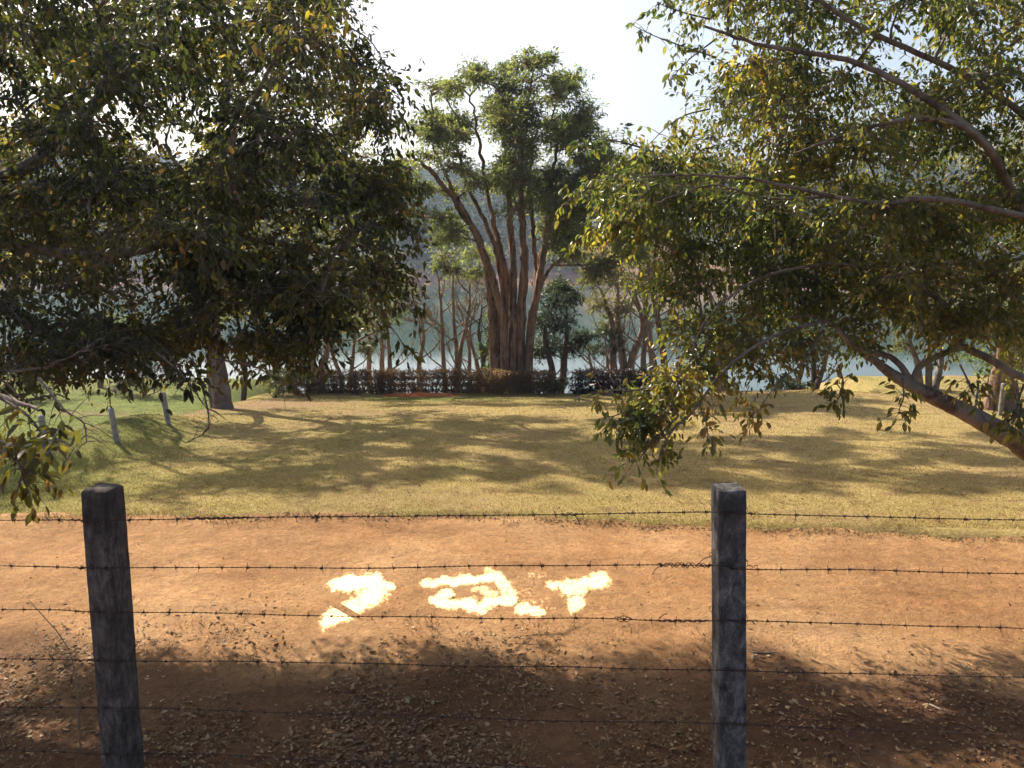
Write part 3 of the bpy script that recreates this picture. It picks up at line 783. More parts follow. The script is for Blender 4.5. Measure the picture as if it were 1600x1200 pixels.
# ------------------------------------------------------------------ middle-distance trees
def clump_tree(name, label, base, stems, clumps, leafsize, per, ntw, leafm, barkm, group=None, wide=0.8, shape=LEAF4, seg=9, flat=0.8, twr=0.012, droop=0.35, stem_name="trunk", upswept=0, split_first=True):
    """stems: list of (pts, radii); clumps: (centre, radius xyz)"""
    t = empty(name, base, label, "tree", group)
    nodes = []
    w = Wood()
    for i, (pts, rad) in enumerate(stems):
        sw = Wood() if split_first else w
        C, _ = sw.limb(pts, rad, max(14, (7 if seg == 12 else 5) * len(pts)), seg, 0.035 if seg == 12 else 0.012)
        nodes.append(C)
        if split_first: obj(stem_name, sw.mesh(stem_name, M[barkm]), t)
    if not split_first: obj(stem_name, w.mesh(stem_name, M[barkm]), t)
    allC = np.vstack(nodes)
    bw = Wood(); Ps = []
    cl = sorted(clumps, key=lambda c: np.min(np.linalg.norm(allC - np.asarray(c[0]), axis=1)))
    for p, r in cl:
        p = np.asarray(p, float); r = np.asarray(r, float)
        k = nearest_on(allC, p)
        a = allC[k]; dist = np.linalg.norm(p - a)
        mid = (a + p) / 2 + rng.normal(0, 0.10 * dist, 3) + np.array([0, 0, 0.06 * dist])
        r0 = np.clip(0.02 + 0.02 * dist, 0.02, 0.07) * (twr / 0.012)
        C, _ = bw.limb([a, mid, p], [r0, r0 * 0.7, 0.012], 9, 6, 0.01)
        allC = np.vstack([allC, C[3:]])
        Ps.append(clump_twigs(p, r, ntw, 4, 0.10, flat))
    if upswept:
        for C in nodes:
            hgt = np.linalg.norm(C[-1] - C[0])
            for q in np.linspace(0.30, 0.95, upswept):
                a = C[int(q * (len(C) - 1))]
                an = rng.uniform(0, 6.28); ln = hgt * rng.uniform(0.22, 0.42) * (1.25 - q * 0.6)
                sd = np.array([math.cos(an), math.sin(an) * 0.7, 0])
                b1 = a + sd * ln * 0.45 + np.array([0, 0, ln * 0.35]); b2 = a + sd * ln * 0.75 + np.array([0, 0, ln * 0.95]) + rng.normal(0, 0.05 * ln, 3)
                B, _ = bw.limb([a, b1, b2], [0.032, 0.022, 0.008], 9, 5, 0.012)
                for w_ in range(5):
                    a2 = B[rng.integers(3, 9)]; an2 = rng.uniform(0, 6.28); l2 = ln * rng.uniform(0.2, 0.45)
                    e = a2 + np.array([math.cos(an2) * 0.6, math.sin(an2) * 0.5, 0.8]) * l2
                    bw.limb([a2, (a2 + e) / 2 + rng.normal(0, 0.08 * l2, 3), e], [0.014, 0.010, 0.006], 6, 4)
    if Ps:
        P = np.vstack(Ps)
        bw.many(P, np.repeat(np.linspace(twr, twr * 0.35, 4)[None], len(P), 0), 3)
        if per > 0:
            Q, D, S = twig_leaves(P, per, leafsize, droop, 0.25, 0.45, leafsize * 0.6)
            tint = np.clip(rng.beta(2.2, 2.2, len(Q)) * 0.75 + 0.2 * wob(Q[:, 0] + 2 * Q[:, 2], Q[:, 1], 0.5, 4) + 0.12, 0, 1)
            tag(obj("foliage", leaves_mesh("foliage", Q, D, S, tint, M[leafm], shape, wide), t), kind="stuff")
        obj("branches", bw.mesh("branches", M[barkm]), t)
    return t

def cl_px(lst, Y, jit=0.8, k=1.0):
    out = []
    for px, py, rx, ry in lst:
        y = Y + rng.uniform(-jit, jit)
        p = at(px, py, y); s = y / FPX
        out.append((p, np.array([rx * s, 0.85 * max(rx, ry) * s, ry * s]) * k))
    return out

# the big many-stemmed tree behind the hedge
YB = 25.6
def stem_px(pts, Y0, Y1, r0, r1):
    n = len(pts)
    P = [at(px, py, Y0 + (Y1 - Y0) * i / (n - 1)) for i, (px, py) in enumerate(pts)]
    return P, np.linspace(r0, r1, n)
def stem_px(pts, Y0, Y1, r0, r1, _f=stem_px):
    return _f([(pts[0][0], 634)] + pts[1:] if pts[0][1] == 600 else pts, Y0, Y1, r0, r1)
bigstems = [
    stem_px([(776, 600), (772, 520), (766, 450), (750, 380), (716, 322), (676, 270), (640, 240)], YB, YB - 0.6, 0.20, 0.04),
    stem_px([(788, 600), (787, 520), (774, 450), (756, 395), (728, 335), (702, 285), (680, 236)], YB - 0.3, YB - 0.9, 0.15, 0.03),
    stem_px([(798, 600), (801, 500), (802, 420), (797, 340), (792, 270), (785, 200), (775, 140)], YB - 0.2, YB + 0.2, 0.16, 0.03),
    stem_px([(812, 600), (814, 500), (819, 420), (816, 340), (812, 260), (818, 190), (832, 120)], YB, YB - 0.3, 0.18, 0.03),
    stem_px([(824, 600), (829, 520), (842, 440), (852, 380), (858, 320), (866, 250), (876, 180)], YB - 0.2, YB + 0.5, 0.16, 0.03),
    stem_px([(806, 600), (798, 480), (786, 410), (772, 350), (758, 290), (748, 220), (735, 150)], YB + 0.4, YB + 0.9, 0.14, 0.03),
    stem_px([(816, 600), (832, 510), (838, 430), (832, 350), (828, 280), (840, 200)], YB + 0.5, YB + 1.0, 0.13, 0.03),
    stem_px([(794, 600), (790, 500), (782, 430), (768, 370), (745, 320), (722, 270), (710, 200)], YB + 0.2, YB + 0.3, 0.12, 0.03),
    stem_px([(836, 470), (856, 425), (885, 395), (915, 365)], YB, YB + 0.3, 0.07, 0.025),
    stem_px([(842, 440), (846, 390), (872, 350), (900, 300)], YB + 0.2, YB + 0.6, 0.06, 0.02),
]
bigcl = []
while len(bigcl) < 205:
    px, py = rng.uniform(615, 1000), rng.uniform(72, 430)
    if not in_poly(np.array(px), np.array(py), [(640, 160), (690, 120), (720, 98), (760, 120), (780, 88), (830, 74), (872, 88), (905, 130), (925, 190), (960, 225), (1000, 300), (1000, 400), (930, 430), (872, 405), (850, 345), (800, 335), (775, 300), (745, 290), (715, 300), (735, 330), (715, 375), (670, 385), (640, 350), (622, 280), (618, 215)]): continue
    if rng.random() < 0.75 and ((px - 748) ** 2 / 420 + (py - 200) ** 2 / 5500 < 1 or (px - 700) ** 2 / 1500 + (py - 262) ** 2 / 250 < 1 or (px - 840) ** 2 / 300 + (py - 175) ** 2 / 300 < 1 or (px - 890) ** 2 / 500 + (py - 170) ** 2 / 500 < 1): continue
    if rng.random() < 0.35 and py > 265 and px < 770: continue
    r_ = rng.uniform(18, 30)
    bigcl.append((px, py, r_ * 1.1, r_ * 0.75))
clump_tree("feathery_tree", "tall many-stemmed tree with reddish furrowed trunks and feathery crown behind the hedge", at(800, 618, YB),
           bigstems, cl_px(bigcl, YB, 1.6, 1.12), 0.14, 12, 27, 'leaf_feather', 'bark_big', None, 0.75, LEAF4, 12, 0.75, 0.012, 0.25)

# pale-barked tree at the left edge of the lawn
pb = at(350, 645, 19.6); pb[2] = ground_z(pb[0], pb[1])
def up(p, dx, dy, dz): return np.array([p[0] + dx, p[1] + dy, p[2] + dz])
stP = [([up(pb, 0, 0, -0.3), up(pb, -0.02, 0, 0.15), up(pb, -0.10, 0, 1.2), up(pb, -0.15, 0.1, 2.6), up(pb, 0.2, 0.2, 5.0), up(pb, 0.9, 0, 7.6)], [0.29, 0.25, 0.21, 0.18, 0.14, 0.07]),
       ([up(pb, -0.22, 0.1, -0.3), up(pb, -0.28, 0.1, 0.8), up(pb, -0.36, 0.2, 2.2), up(pb, -1.2, 0.2, 4.4), up(pb, -2.4, 0.2, 6.4)], [0.15, 0.13, 0.12, 0.10, 0.05]),
       ([up(pb, -0.1, 0.1, 3.0), up(pb, 0.7, -0.4, 4.8), up(pb, 1.5, -0.6, 6.8), up(pb, 2.2, -0.6, 9.0)], [0.14, 0.11, 0.08, 0.03])]
clP = []
for k in range(44):
    a = rng.uniform(0, 6.28); rr = 4.6 * math.sqrt(rng.random())
    z = rng.uniform(4.2, 9.6)
    c = up(pb, 0.6 + rr * math.cos(a), 0.2 + 0.8 * rr * math.sin(a), z)
    qx, qy, _ = project(c)
    if (qx > 560 and qy > -60) or c[1] + KY * c[2] < 11.2: continue
    clP.append((c, np.array([0.85, 0.85, 0.6])))
kk = 0
while kk < 190:
    c = np.array([rng.uniform(-11.5, 1.5), rng.uniform(17.5, 26), rng.uniform(8.4, 14.5)])
    qx, qy, _ = project(c)
    if c[1] + KY * c[2] < 9.9 or (qx > 520 and qy > -70): continue
    kk += 1; clP.append((c, np.array([0.55, 0.55, 0.36]) * rng.uniform(0.6, 1.2)))
stP.append(([up(pb, 0.2, 0.2, 5.0), up(pb, 0.3, 0.9, 8.0), up(pb, 0.9, 1.8, 11.2), up(pb, 2.6, 2.5, 14.0)], [0.16, 0.12, 0.08, 0.03]))
clump_tree("pale_trunk_tree", "pale-barked double-trunked tree standing at the left edge of the lawn", pb, stP, clP, 0.17, 11, 20, 'leaf_bright', 'bark_pale', None, 0.9)

# broad tree out in the left field and another by the hedge's left end
fb = np.array([-11.9, 17.2, 0.0]); fb[2] = ground_z(fb[0], fb[1])
clF = []
while len(clF) < 60:
    a = rng.uniform(0, 6.28); rr = 3.6 * math.sqrt(rng.random())
    c = up(fb, 0.4 + rr * math.cos(a), 0.2 + 0.9 * rr * math.sin(a), rng.uniform(3.6, 10.5))
    if c[1] + KY * (c[2] + 0.2) > 9.2: clF.append((c, np.array([0.75, 0.75, 0.5])))
clump_tree("field_tree", "broad leafy tree in the left field, behind the shade tree's crown", fb,
           [([up(fb, 0, 0, -0.3), up(fb, 0.05, 0, 1.2), up(fb, 0.1, 0.1, 3.0), up(fb, 0.4, 0.2, 5.6)], [0.24, 0.19, 0.16, 0.07]),
            ([up(fb, 0.08, 0, 2.2), up(fb, 1.2, 0.3, 4.0), up(fb, 2.4, 0.4, 5.6)], [0.11, 0.08, 0.03])], clF, 0.15, 9, 24, 'leaf_bright', 'bark_thin', None, 0.9)
hb = at(455, 600, 26.6); hb[2] = ground_z(hb[0], hb[1]) - 0.1
clH = cl_px([(rng.uniform(340, 625), rng.uniform(230, 470), 34, 26) for k in range(54)], 26.8, 1.6)
clump_tree("broad_tree", "broad olive tree at the hedge's left end, screened by the shade tree's leaves", hb,
           [([hb, at(455, 520, 26.6), at(470, 440, 26.7), at(490, 340, 26.8)], [0.20, 0.17, 0.13, 0.05]),
            ([at(456, 500, 26.6), at(420, 430, 26.8), at(390, 350, 27.0)], [0.10, 0.08, 0.03]),
            ([at(460, 480, 26.6), at(520, 420, 26.8), at(570, 350, 27.0)], [0.10, 0.08, 0.03])], clH, 0.15, 9, 24, 'leaf_olive', 'bark_thin', None, 0.9)

# smaller trees between hedge and water
def small_tree(name, label, px, py, Y, h_px, top, r, leafm, barkm, clumps, per, ntw, size, group=None, stems=1, upswept=6, twr=0.008, k=1.0, droop=0.3):
    base = at(px, py, Y)
    base[2] = ground_z(base[0], base[1]) - 0.1
    st = []
    for i in range(stems):
        off = (i - (stems - 1) / 2)
        tp = at(top[0] + off * 26, top[1] + abs(off) * 12, Y + rng.uniform(-0.4, 0.4))
        b2 = base + np.array([off * r * 1.6, rng.uniform(-0.1, 0.1), 0])
        m1 = b2 * 0.62 + tp * 0.38 + np.array([rng.normal(0, 0.10) - off * 0.08, 0, 0]); m2 = b2 * 0.3 + tp * 0.7 + np.array([rng.normal(0, 0.14), 0, 0])
        st.append(([b2, m1, m2, tp], [r, r * 0.8, r * 0.55, r * 0.2]))
    return clump_tree(name, label, base, st, cl_px(clumps, Y, 0.6, k), size, per, ntw, leafm, barkm, group, 0.8, LEAF4, 8, 0.9, twr, droop, upswept=upswept)

small_tree("bare_tree", "bare slender tree with thin upswept twigs behind the brown hedge", 657, 590, 28.5, 0, (650, 470), 0.11, 'leaf_olive', 'bark_thin',
           [(640, 470, 24, 26), (662, 460, 22, 30), (625, 480, 22, 18), (672, 490, 16, 20), (650, 430, 24, 22)], 1, 34, 0.10, twr=0.011)
small_tree("bare_tree", "leaning bare tree with a long bough reaching toward the shade tree", 697, 590, 27.6, 0, (684, 430), 0.10, 'leaf_lime', 'bark_thin',
           [(690, 520, 14, 12), (676, 500, 18, 16), (640, 500, 26, 10), (690, 455, 20, 22), (680, 420, 20, 18)], 1, 22, 0.11, twr=0.011)
small_tree("forked_tree", "straight thin tree forking low with a light green tuft on top", 712, 592, 28.0, 0, (722, 410), 0.10, 'leaf_feather', 'bark_thin',
           [(700, 400, 28, 18), (735, 395, 28, 20), (715, 425, 26, 18), (745, 425, 24, 20), (722, 375, 24, 16), (760, 400, 22, 22), (690, 415, 18, 14)], 9, 30, 0.15, stems=2, twr=0.008)
small_tree("bare_tree", "bushy bare-twigged tree close beside the big reddish trunks", 740, 590, 28.8, 0, (745, 470), 0.10, 'leaf_olive', 'bark_thin',
           [(730, 470, 24, 30), (755, 460, 24, 32), (715, 480, 20, 26), (770, 480, 18, 26), (745, 440, 28, 24), (725, 430, 24, 20)], 2, 34, 0.10, stems=3, twr=0.010)
small_tree("thin_tree", "thin dark tree pair just left of the big reddish trunks", 763, 590, 27.2, 0, (766, 470), 0.09, 'leaf_lime', 'bark_dark',
           [(770, 520, 20, 24), (760, 545, 18, 16), (778, 545, 14, 16), (772, 495, 16, 16)], 9, 22, 0.14, stems=2)
small_tree("thin_tree", "slender straight tree rising alone from the hedge beside the shade tree's crown", 607, 590, 27.6, 0, (606, 440), 0.10, 'leaf_feather', 'bark_thin',
           [(600, 450, 28, 22), (575, 465, 26, 22), (620, 430, 26, 22), (585, 430, 28, 20)], 9, 30, 0.14)
small_tree("stout_tree", "stout forked trunk behind the left end of the hedge", 490, 600, 26.8, 0, (500, 500), 0.19, 'leaf_olive', 'bark_thin',
           [(480, 500, 34, 24), (520, 490, 36, 26), (550, 510, 28, 20), (500, 460, 38, 24), (450, 490, 34, 24)], 9, 30, 0.14, stems=2)
small_tree("thin_tree", "pair of pale stems behind the hedge left of centre", 535, 592, 28.4, 0, (540, 500), 0.11, 'leaf_olive', 'bark_pale',
           [(530, 500, 26, 22), (560, 505, 26, 18), (545, 470, 28, 22), (575, 545, 22, 14)], 8, 28, 0.13, stems=2)
small_tree("thin_tree", "thin trunk just right of the pale double trunk", 378, 612, 24.0, 0, (370, 480), 0.10, 'leaf_bright', 'bark_dark',
           [(360, 490, 34, 24), (400, 480, 34, 24)], 9, 26, 0.14)
small_tree("far_field_tree", "slim grey trunk at the water's edge beyond the left field", 197, 622, 31.0, 0, (195, 520), 0.16, 'leaf_feather', 'bark_pale',
           [(180, 530, 30, 20), (215, 545, 26, 18), (160, 545, 22, 16), (200, 505, 36, 20)], 9, 26, 0.16)
small_tree("far_field_tree", "ragged thin tree at the water's edge, far left", 158, 622, 30.0, 0, (160, 510), 0.12, 'leaf_olive', 'bark_thin',
           [(140, 520, 30, 20), (165, 500, 30, 22), (120, 545, 22, 14)], 9, 26, 0.16)
small_tree("dark_tree", "dense dark green tree right of the big reddish trunks", 868, 600, 28.0, 0, (872, 470), 0.15, 'leaf_deep', 'bark_dark',
           [(865, 470, 30, 26), (890, 465, 24, 24), (850, 500, 26, 24), (880, 505, 30, 24), (860, 535, 32, 20), (890, 545, 26, 16), (845, 550, 22, 14), (905, 530, 16, 14), (870, 448, 26, 16)], 13, 40, 0.15, stems=2, k=1.05)
small_tree("dark_tree", "small layered dark tree over bright water beside the olive tree", 955, 600, 28.6, 0, (945, 530), 0.10, 'leaf_deep', 'bark_thin',
           [(935, 545, 28, 14), (965, 540, 22, 14), (950, 520, 26, 14), (920, 525, 18, 10)], 11, 34, 0.14, stems=3)
small_tree("dark_tree", "tall dark tree behind the olive tree, half hidden by the leaning tree's leaves", 1045, 605, 31.5, 0, (990, 300), 0.17, 'leaf_deep', 'bark_dark',
           [(rng.uniform(930, 1090), rng.uniform(270, 420), 30, 24) for k in range(22)], 10, 26, 0.16, stems=2)
small_tree("olive_tree", "soft olive-green tree with pale stems over bright water", 985, 600, 29.0, 0, (965, 440), 0.19, 'leaf_olive', 'bark_thin',
           [(940, 400, 34, 26), (975, 395, 34, 26), (1010, 400, 34, 26), (925, 435, 30, 26), (960, 440, 34, 28), (1000, 445, 34, 28), (935, 475, 28, 24), (970, 480, 30, 22), (1030, 430, 30, 28), (950, 510, 24, 16), (960, 370, 30, 18), (1000, 365, 30, 18)], 12, 44, 0.14, stems=3)
small_tree("reddish_tree", "slanting reddish trunk half hidden behind the leaning tree's leaves", 1020, 600, 27.8, 0, (990, 440), 0.13, 'leaf_olive', 'bark_thin',
           [(985, 440, 30, 24), (1020, 420, 34, 26), (1045, 450, 30, 26), (1060, 500, 30, 26)], 9, 30, 0.14, stems=2)
small_tree("screen_tree", "bushy green tree by the water just left of the bare trees", 590, 600, 30.5, 0, (585, 480), 0.14, 'leaf_feather', 'bark_thin',
           [(560, 470, 34, 24), (600, 465, 34, 26), (635, 455, 26, 22), (580, 500, 34, 22), (620, 490, 24, 18), (545, 500, 28, 20), (600, 430, 34, 22)], 11, 40, 0.15, stems=2)
small_tree("screen_tree", "leafy tree behind the leaning tree's lower leaves", 1130, 605, 29.0, 0, (1120, 440), 0.18, 'leaf_olive', 'bark_thin',
           [(1090, 440, 50, 40), (1140, 430, 50, 40), (1180, 480, 50, 36), (1110, 500, 50, 30), (1150, 540, 36, 22)], 10, 40, 0.16, stems=2)
small_tree("screen_tree", "dark spreading tree at the lake edge behind the mound", 1265, 605, 30.0, 0, (1270, 520), 0.16, 'leaf_deep', 'bark_dark',
           [(1250, 560, 34, 20), (1290, 550, 34, 22), (1270, 520, 44, 24), (1230, 500, 40, 26), (1310, 510, 40, 26)], 10, 34, 0.15, stems=3)
small_tree("screen_tree", "pale slender stems behind the mound near the leaning limb", 1450, 612, 29.0, 0, (1455, 480), 0.14, 'leaf_olive', 'bark_pale',
           [(1430, 500, 44, 30), (1480, 490, 44, 30), (1455, 450, 50, 30), (1410, 540, 24, 14)], 9, 34, 0.15, stems=3)
small_tree("field_tree", "stout gnarled trunk in the grassy field at the far right", 1567, 628, 24.5, 0, (1575, 500), 0.34, 'leaf_feather', 'bark_big',
           [(1540, 480, 44, 30), (1600, 470, 50, 34), (1570, 430, 50, 34), (1640, 500, 50, 30)], 11, 36, 0.15, stems=2)
small_tree("field_tree", "leafy tree beyond the right field, mostly outside the frame", 1690, 620, 27.0, 0, (1690, 480), 0.25, 'leaf_lime', 'bark_thin',
           [(1660, 500, 50, 40), (1710, 480, 50, 40), (1690, 420, 56, 40)], 10, 36, 0.16)

# low shrubs
def shrub(name, label, px, py, Y, w, h, leafm, n=9, per=10, size=0.10):
    b = at(px, py, Y); b[2] = ground_z(b[0], b[1])
    t = empty(name, b, label, "shrub")
    bw = Wood(); P = []
    for k in range(n):
        c = b + np.array([rng.normal(0, w * 0.3), rng.normal(0, w * 0.25), h * rng.uniform(0.25, 0.85)])
        bw.limb([b + rng.normal(0, 0.05, 3) * [1, 1, 0], (b + c) / 2 + rng.normal(0, 0.05, 3), c], [0.018, 0.012, 0.006], 7, 5)
        P.append(clump_twigs(c, np.array([w * 0.28, w * 0.28, h * 0.25]), 24, 4, 0.05))
    P = np.vstack(P); bw.many(P, np.repeat(np.linspace(0.006, 0.002, 4)[None], len(P), 0), 3)
    Q, D, S = twig_leaves(P, per, size, 0.2)
    obj("stems", bw.mesh("stems", M['bark_dark']), t)
    tag(obj("foliage", leaves_mesh("foliage", Q, D, S, np.clip(rng.beta(2, 2, len(Q)), 0, 1), M[leafm], LEAF4, 0.9), t), kind="stuff")
shrub("shrub", "bright green shrub beside the right stretch of hedge", 1003, 596, 26.5, 0.9, 1.1, 'leaf_lime')
shrub("shrub", "green weedy shrub at the gap between the two hedges", 868, 612, 24.6, 0.8, 0.45, 'leaf_olive')
shrub("shrub", "bright green shrub against the big reddish trunks", 768, 590, 26.6, 0.9, 1.5, 'leaf_lime')
shrub("shrub", "dark twiggy shrub beyond the white post in the left field", 225, 628, 28.0, 1.6, 1.4, 'leaf_plum')
shrub("shrub", "scrubby bush at the lawn's far left corner near the pale tree", 430, 618, 23.8, 1.2, 0.9, 'leaf_olive')
shrub("shrub", "low bush on the left field behind the hanging leaf sprays", 60, 640, 27.0, 2.2, 1.3, 'leaf_olive')
shrub("shrub", "dark bush behind the crest of the mound", 1215, 606, 26.0, 1.8, 0.9, 'leaf_deep')
shrub("shrub", "pale bush beyond the gnarled field tree", 1545, 612, 30.0, 2.6, 1.6, 'leaf_lime')

# ------------------------------------------------------------------ hedges
def hedge(label, px0, px1, Y, top_px, leafm, dens, twig_dark):
    a = at(px0, 616, Y); b = at(px1, 616, Y)
    base = np.array([(a[0] + b[0]) / 2, Y, ground_z((a[0] + b[0]) / 2, Y)])
    t = empty("hedge", base, label, "hedge")
    ztop = at(800, top_px, Y)[2]
    bw = Wood(); Ps = []
    n = int((b[0] - a[0]) / 0.16)
    for k in range(n):
        x = a[0] + (b[0] - a[0]) * (k + rng.uniform(0.2, 0.8)) / n
        y = Y + rng.uniform(-0.22, 0.22); z0 = ground_z(x, y)
        for q in range(4):
            zt = ztop + rng.normal(0, 0.045) - 0.03
            p1 = np.array([x + rng.normal(0, 0.16), y + rng.normal(0, 0.12), zt])
            bw.limb([[x, y, z0], [(x + p1[0]) / 2 + rng.normal(0, 0.05), y, (z0 + zt) / 2], p1], [0.013, 0.009, 0.004], 6, 4)
            for zf in (0.15, 0.4, 0.65, 0.88):
                c = np.array([x, y, z0]) * (1 - zf) + p1 * zf
                Ps.append(clump_twigs(c, np.array([0.16, 0.16, 0.10]), dens, 3, 0.02))
    P = np.vstack(Ps)
    bw.many(P[::3], np.repeat(np.linspace(0.005, 0.002, 3)[None], len(P[::3]), 0), 3)
    Q, D, S = twig_leaves(P, 3, 0.07, 0.0, 0.3, 0.5, 0.02)
    keep = (Q[:, 2] < ztop + 0.05) & (rng.random(len(Q)) < 0.75 + 0.25 * wob(Q[:, 0], Q[:, 2], 1.4, 3))
    Q, D, S = Q[keep], D[keep], S[keep]
    obj("stems", bw.mesh("stems", M[twig_dark]), t)
    tint = np.clip(rng.beta(2, 2, len(Q)) * 0.8 + 0.22 * wob(Q[:, 0], 0, 0.5, 2) + 0.1, 0, 1)
    tag(obj("foliage", leaves_mesh("foliage", Q, D, S, tint, M[leafm], LEAF4, 1.1), t), kind="stuff")
hedge("long low clipped hedge of brownish twigs along the far edge of the lawn", 455, 862, 24.6, 577, 'leaf_hedge', 16, 'bark_thin')
hedge("short dense plum-dark hedge beside the gap, right of the big tree", 892, 1012, 24.5, 575, 'leaf_plum', 18, 'bark_dark')

# red earth heap at the hedge foot
X, Y, F = grid(np.linspace(-1, 1, 40), np.linspace(-1, 1, 16))
c0 = at(655, 612, 24.15)
Zr = np.clip(1 - X ** 2 - Y ** 2, 0, 1) * (0.14 + 0.04 * wob(X * 3, Y * 3, 1.5, 2)) + rng.normal(0, 0.006, X.shape)
gx, gy = c0[0] + X * 1.3, 24.15 + Y * 0.28
o = obj("earth_heap", mesh_np("earth_heap", np.stack([gx, gy, lawn_z(gx, gy) + Zr - 0.02], 1), F, M['redearth'], None, True))
tag(o, "low heap of orange-red earth at the foot of the brown hedge", "earth heap")

# ------------------------------------------------------------------ posts in the fields
def round_post(name, label, px, py, h, r, mat, lean=(0, 0), group=None):
    p = on_ground(px, py)
    n = 10; K = 7
    pts = np.array([[p[0] + lean[0] * t, p[1] + lean[1] * t, p[2] - 0.25 + (h + 0.25) * t] for t in np.linspace(0, 1, K)])
    V, Fq = tubes(pts[None], np.linspace(r * 1.06, r, K)[None], n)
    V = V + rng.normal(0, r * 0.05, V.shape)
    V = np.vstack([V, pts[-1] + np.array([0, 0, 0.02])])
    ti = len(V) - 1; ring = np.arange((K - 1) * n, K * n)
    cap = np.stack([ring[0::2], ring[1::2], np.roll(ring, -2)[0::2], np.full(n // 2, ti)], 1)
    me = mesh_np(name, V, np.vstack([Fq, cap]), M[mat], None, True)
    tag(obj(name, me), label, "post", group)
round_post("field_post", "white weathered post leaning at the lawn's left edge, nearest the pale tree", 267, 668, 0.66, 0.048, 'whitepost', (-0.10, 0))
round_post("field_post", "white weathered post between the hanging leaf sprays and the leaning white post", 186, 695, 0.6, 0.046, 'whitepost', (-0.08, 0))
round_post("field_post", "white weathered post at far left behind the hanging leaf sprays", 76, 712, 0.6, 0.046, 'whitepost', (-0.05, 0))
round_post("field_post", "thin grey post in the right field just above the leaning limb", 1523, 640, 0.75, 0.045, 'greypost', (0.02, 0))
round_post("field_post", "grey post in front of the gnarled field tree at far right", 1562, 652, 1.0, 0.065, 'greypost', (0.0, 0))

# ------------------------------------------------------------------ the barbed wire fence
YF = 4.2
fbase = np.array([0, YF, 0.0])
fence = empty("barbed_wire_fence", fbase, "rusty barbed wire fence on two weathered posts along the dirt road", "fence")
def square_post(name_label, pxt, pyt, pxb, pyb, w, dp, mat, rotz, ragged):
    """a squared post with worn edges; top at pixel (pxt,pyt), passing (pxb,pyb)"""
    top = at(pxt, pyt, YF); bot = at(pxb, pyb, YF)
    d = (bot - top) / (top[2] - bot[2])
    zb = -0.35
    K = 34; n = 24
    th = np.arange(n) * 2 * math.pi / n
    cx, cy = np.cos(th), np.sin(th)
    sq = 1 / np.maximum(np.abs(cx), np.abs(cy)); sq = np.minimum(sq, 1.37)
    lx, ly = cx * sq * w / 2, cy * sq * dp / 2
    V = []; zs = np.linspace(zb, top[2], K)
    for i, z in enumerate(zs):
        c = top + d * (top[2] - z)
        k = 1.0 + 0.03 * (top[2] - z) / 2 * (1 if ragged else 0.4)
        if i == K - 1: k *= 0.985
        ch = 1 + 0.012 * np.sin(5 * z + th * 2) + rng.normal(0, 0.006 if ragged else 0.004, n)
        x, y = lx * k * ch, ly * k * ch
        X_, Y_ = x * math.cos(rotz) - y * math.sin(rotz), x * math.sin(rotz) + y * math.cos(rotz)
        V.append(np.stack([c[0] + X_, c[1] + Y_, np.full(n, z) + (rng.normal(0, 0.0025, n) if i == K - 1 else 0)], 1))
    V = np.array(V).reshape(-1, 3)
    i = np.arange(K * n).reshape(K, n); j = np.roll(i, -1, 1)
    Fq = np.stack([i[:-1], j[:-1], j[1:], i[1:]], -1).reshape(-1, 4)
    # rounded cap: inner ring and centre
    last = V[-n:]; cen = last.mean(0)
    inner = cen + (last - cen) * 0.93 + np.array([0, 0, 0.006]) + rng.normal(0, 0.002, last.shape)
    mid = cen + np.array([0, 0, 0.004])
    b0 = len(V); V = np.vstack([V, inner, mid])
    r1 = np.arange(b0 - n, b0); r2 = np.arange(b0, b0 + n)
    cap1 = np.stack([r1, np.roll(r1, -1), np.roll(r2, -1), r2], 1)
    cap2 = np.stack([r2[0::2], r2[1::2], np.roll(r2, -2)[0::2], np.full(n // 2, b0 + n)], 1)
    tz = np.clip((V[:, 2] - (top[2] - 0.30)) / 0.28, 0, 1) * 0.85 + 0.18 * (0.5 + 0.5 * np.sin(V[:, 2] * 9 + V[:, 0] * 20))
    tz = np.where(V[:, 2] > top[2] - 0.005, 0.55, tz)
    me = mesh_np("post", V, np.vstack([Fq, cap1, cap2]), M[mat], {"mould": np.clip(tz, 0, 1)}, False)
    o = obj("post", me, fence); o["label"] = name_label
    return top, d
topL, dL = square_post("weathered timber post, dark topped", 160, 763, 193, 1200, 0.165, 0.15, 'timber', R(-14), True)
topR, dR = square_post("mottled concrete post, dark topped", 1138, 762, 1139.5, 1200, 0.158, 0.15, 'concrete', R(3), False)
topFL, _ = square_post("weathered timber post outside the frame", -830, 772, -770, 1200, 0.165, 0.15, 'timber', R(8), True)
topFR, _ = square_post("mottled concrete post outside the frame", 2110, 775, 2090, 1200, 0.158, 0.15, 'concrete', R(-5), False)

wires_px = [[(-820, 822), (0, 811), (160, 811), (500, 808), (890, 805), (1114, 801), (1160, 803), (1380, 808), (1600, 813), (2105, 820)],
            [(-820, 884), (0, 883), (160, 886), (560, 888), (830, 885), (1114, 883), (1160, 888), (1380, 892), (1600, 896), (2100, 905)],
            [(-820, 946), (0, 952), (160, 957), (560, 963), (960, 967), (1114, 970), (1160, 971), (1380, 976), (1600, 982), (2100, 995)],
            [(-820, 1018), (0, 1028), (160, 1031), (560, 1036), (860, 1041), (1114, 1047), (1160, 1048), (1380, 1054), (1600, 1060), (2098, 1072)],
            [(-820, 1098), (0, 1105), (160, 1107), (560, 1116), (860, 1124), (1114, 1132), (1160, 1133), (1380, 1141), (1600, 1149), (2096, 1166)],
            [(-820, 1166), (0, 1172), (160, 1176), (560, 1190), (860, 1200), (1114, 1212), (1160, 1213), (1380, 1222), (1600, 1230), (2094, 1250)]]
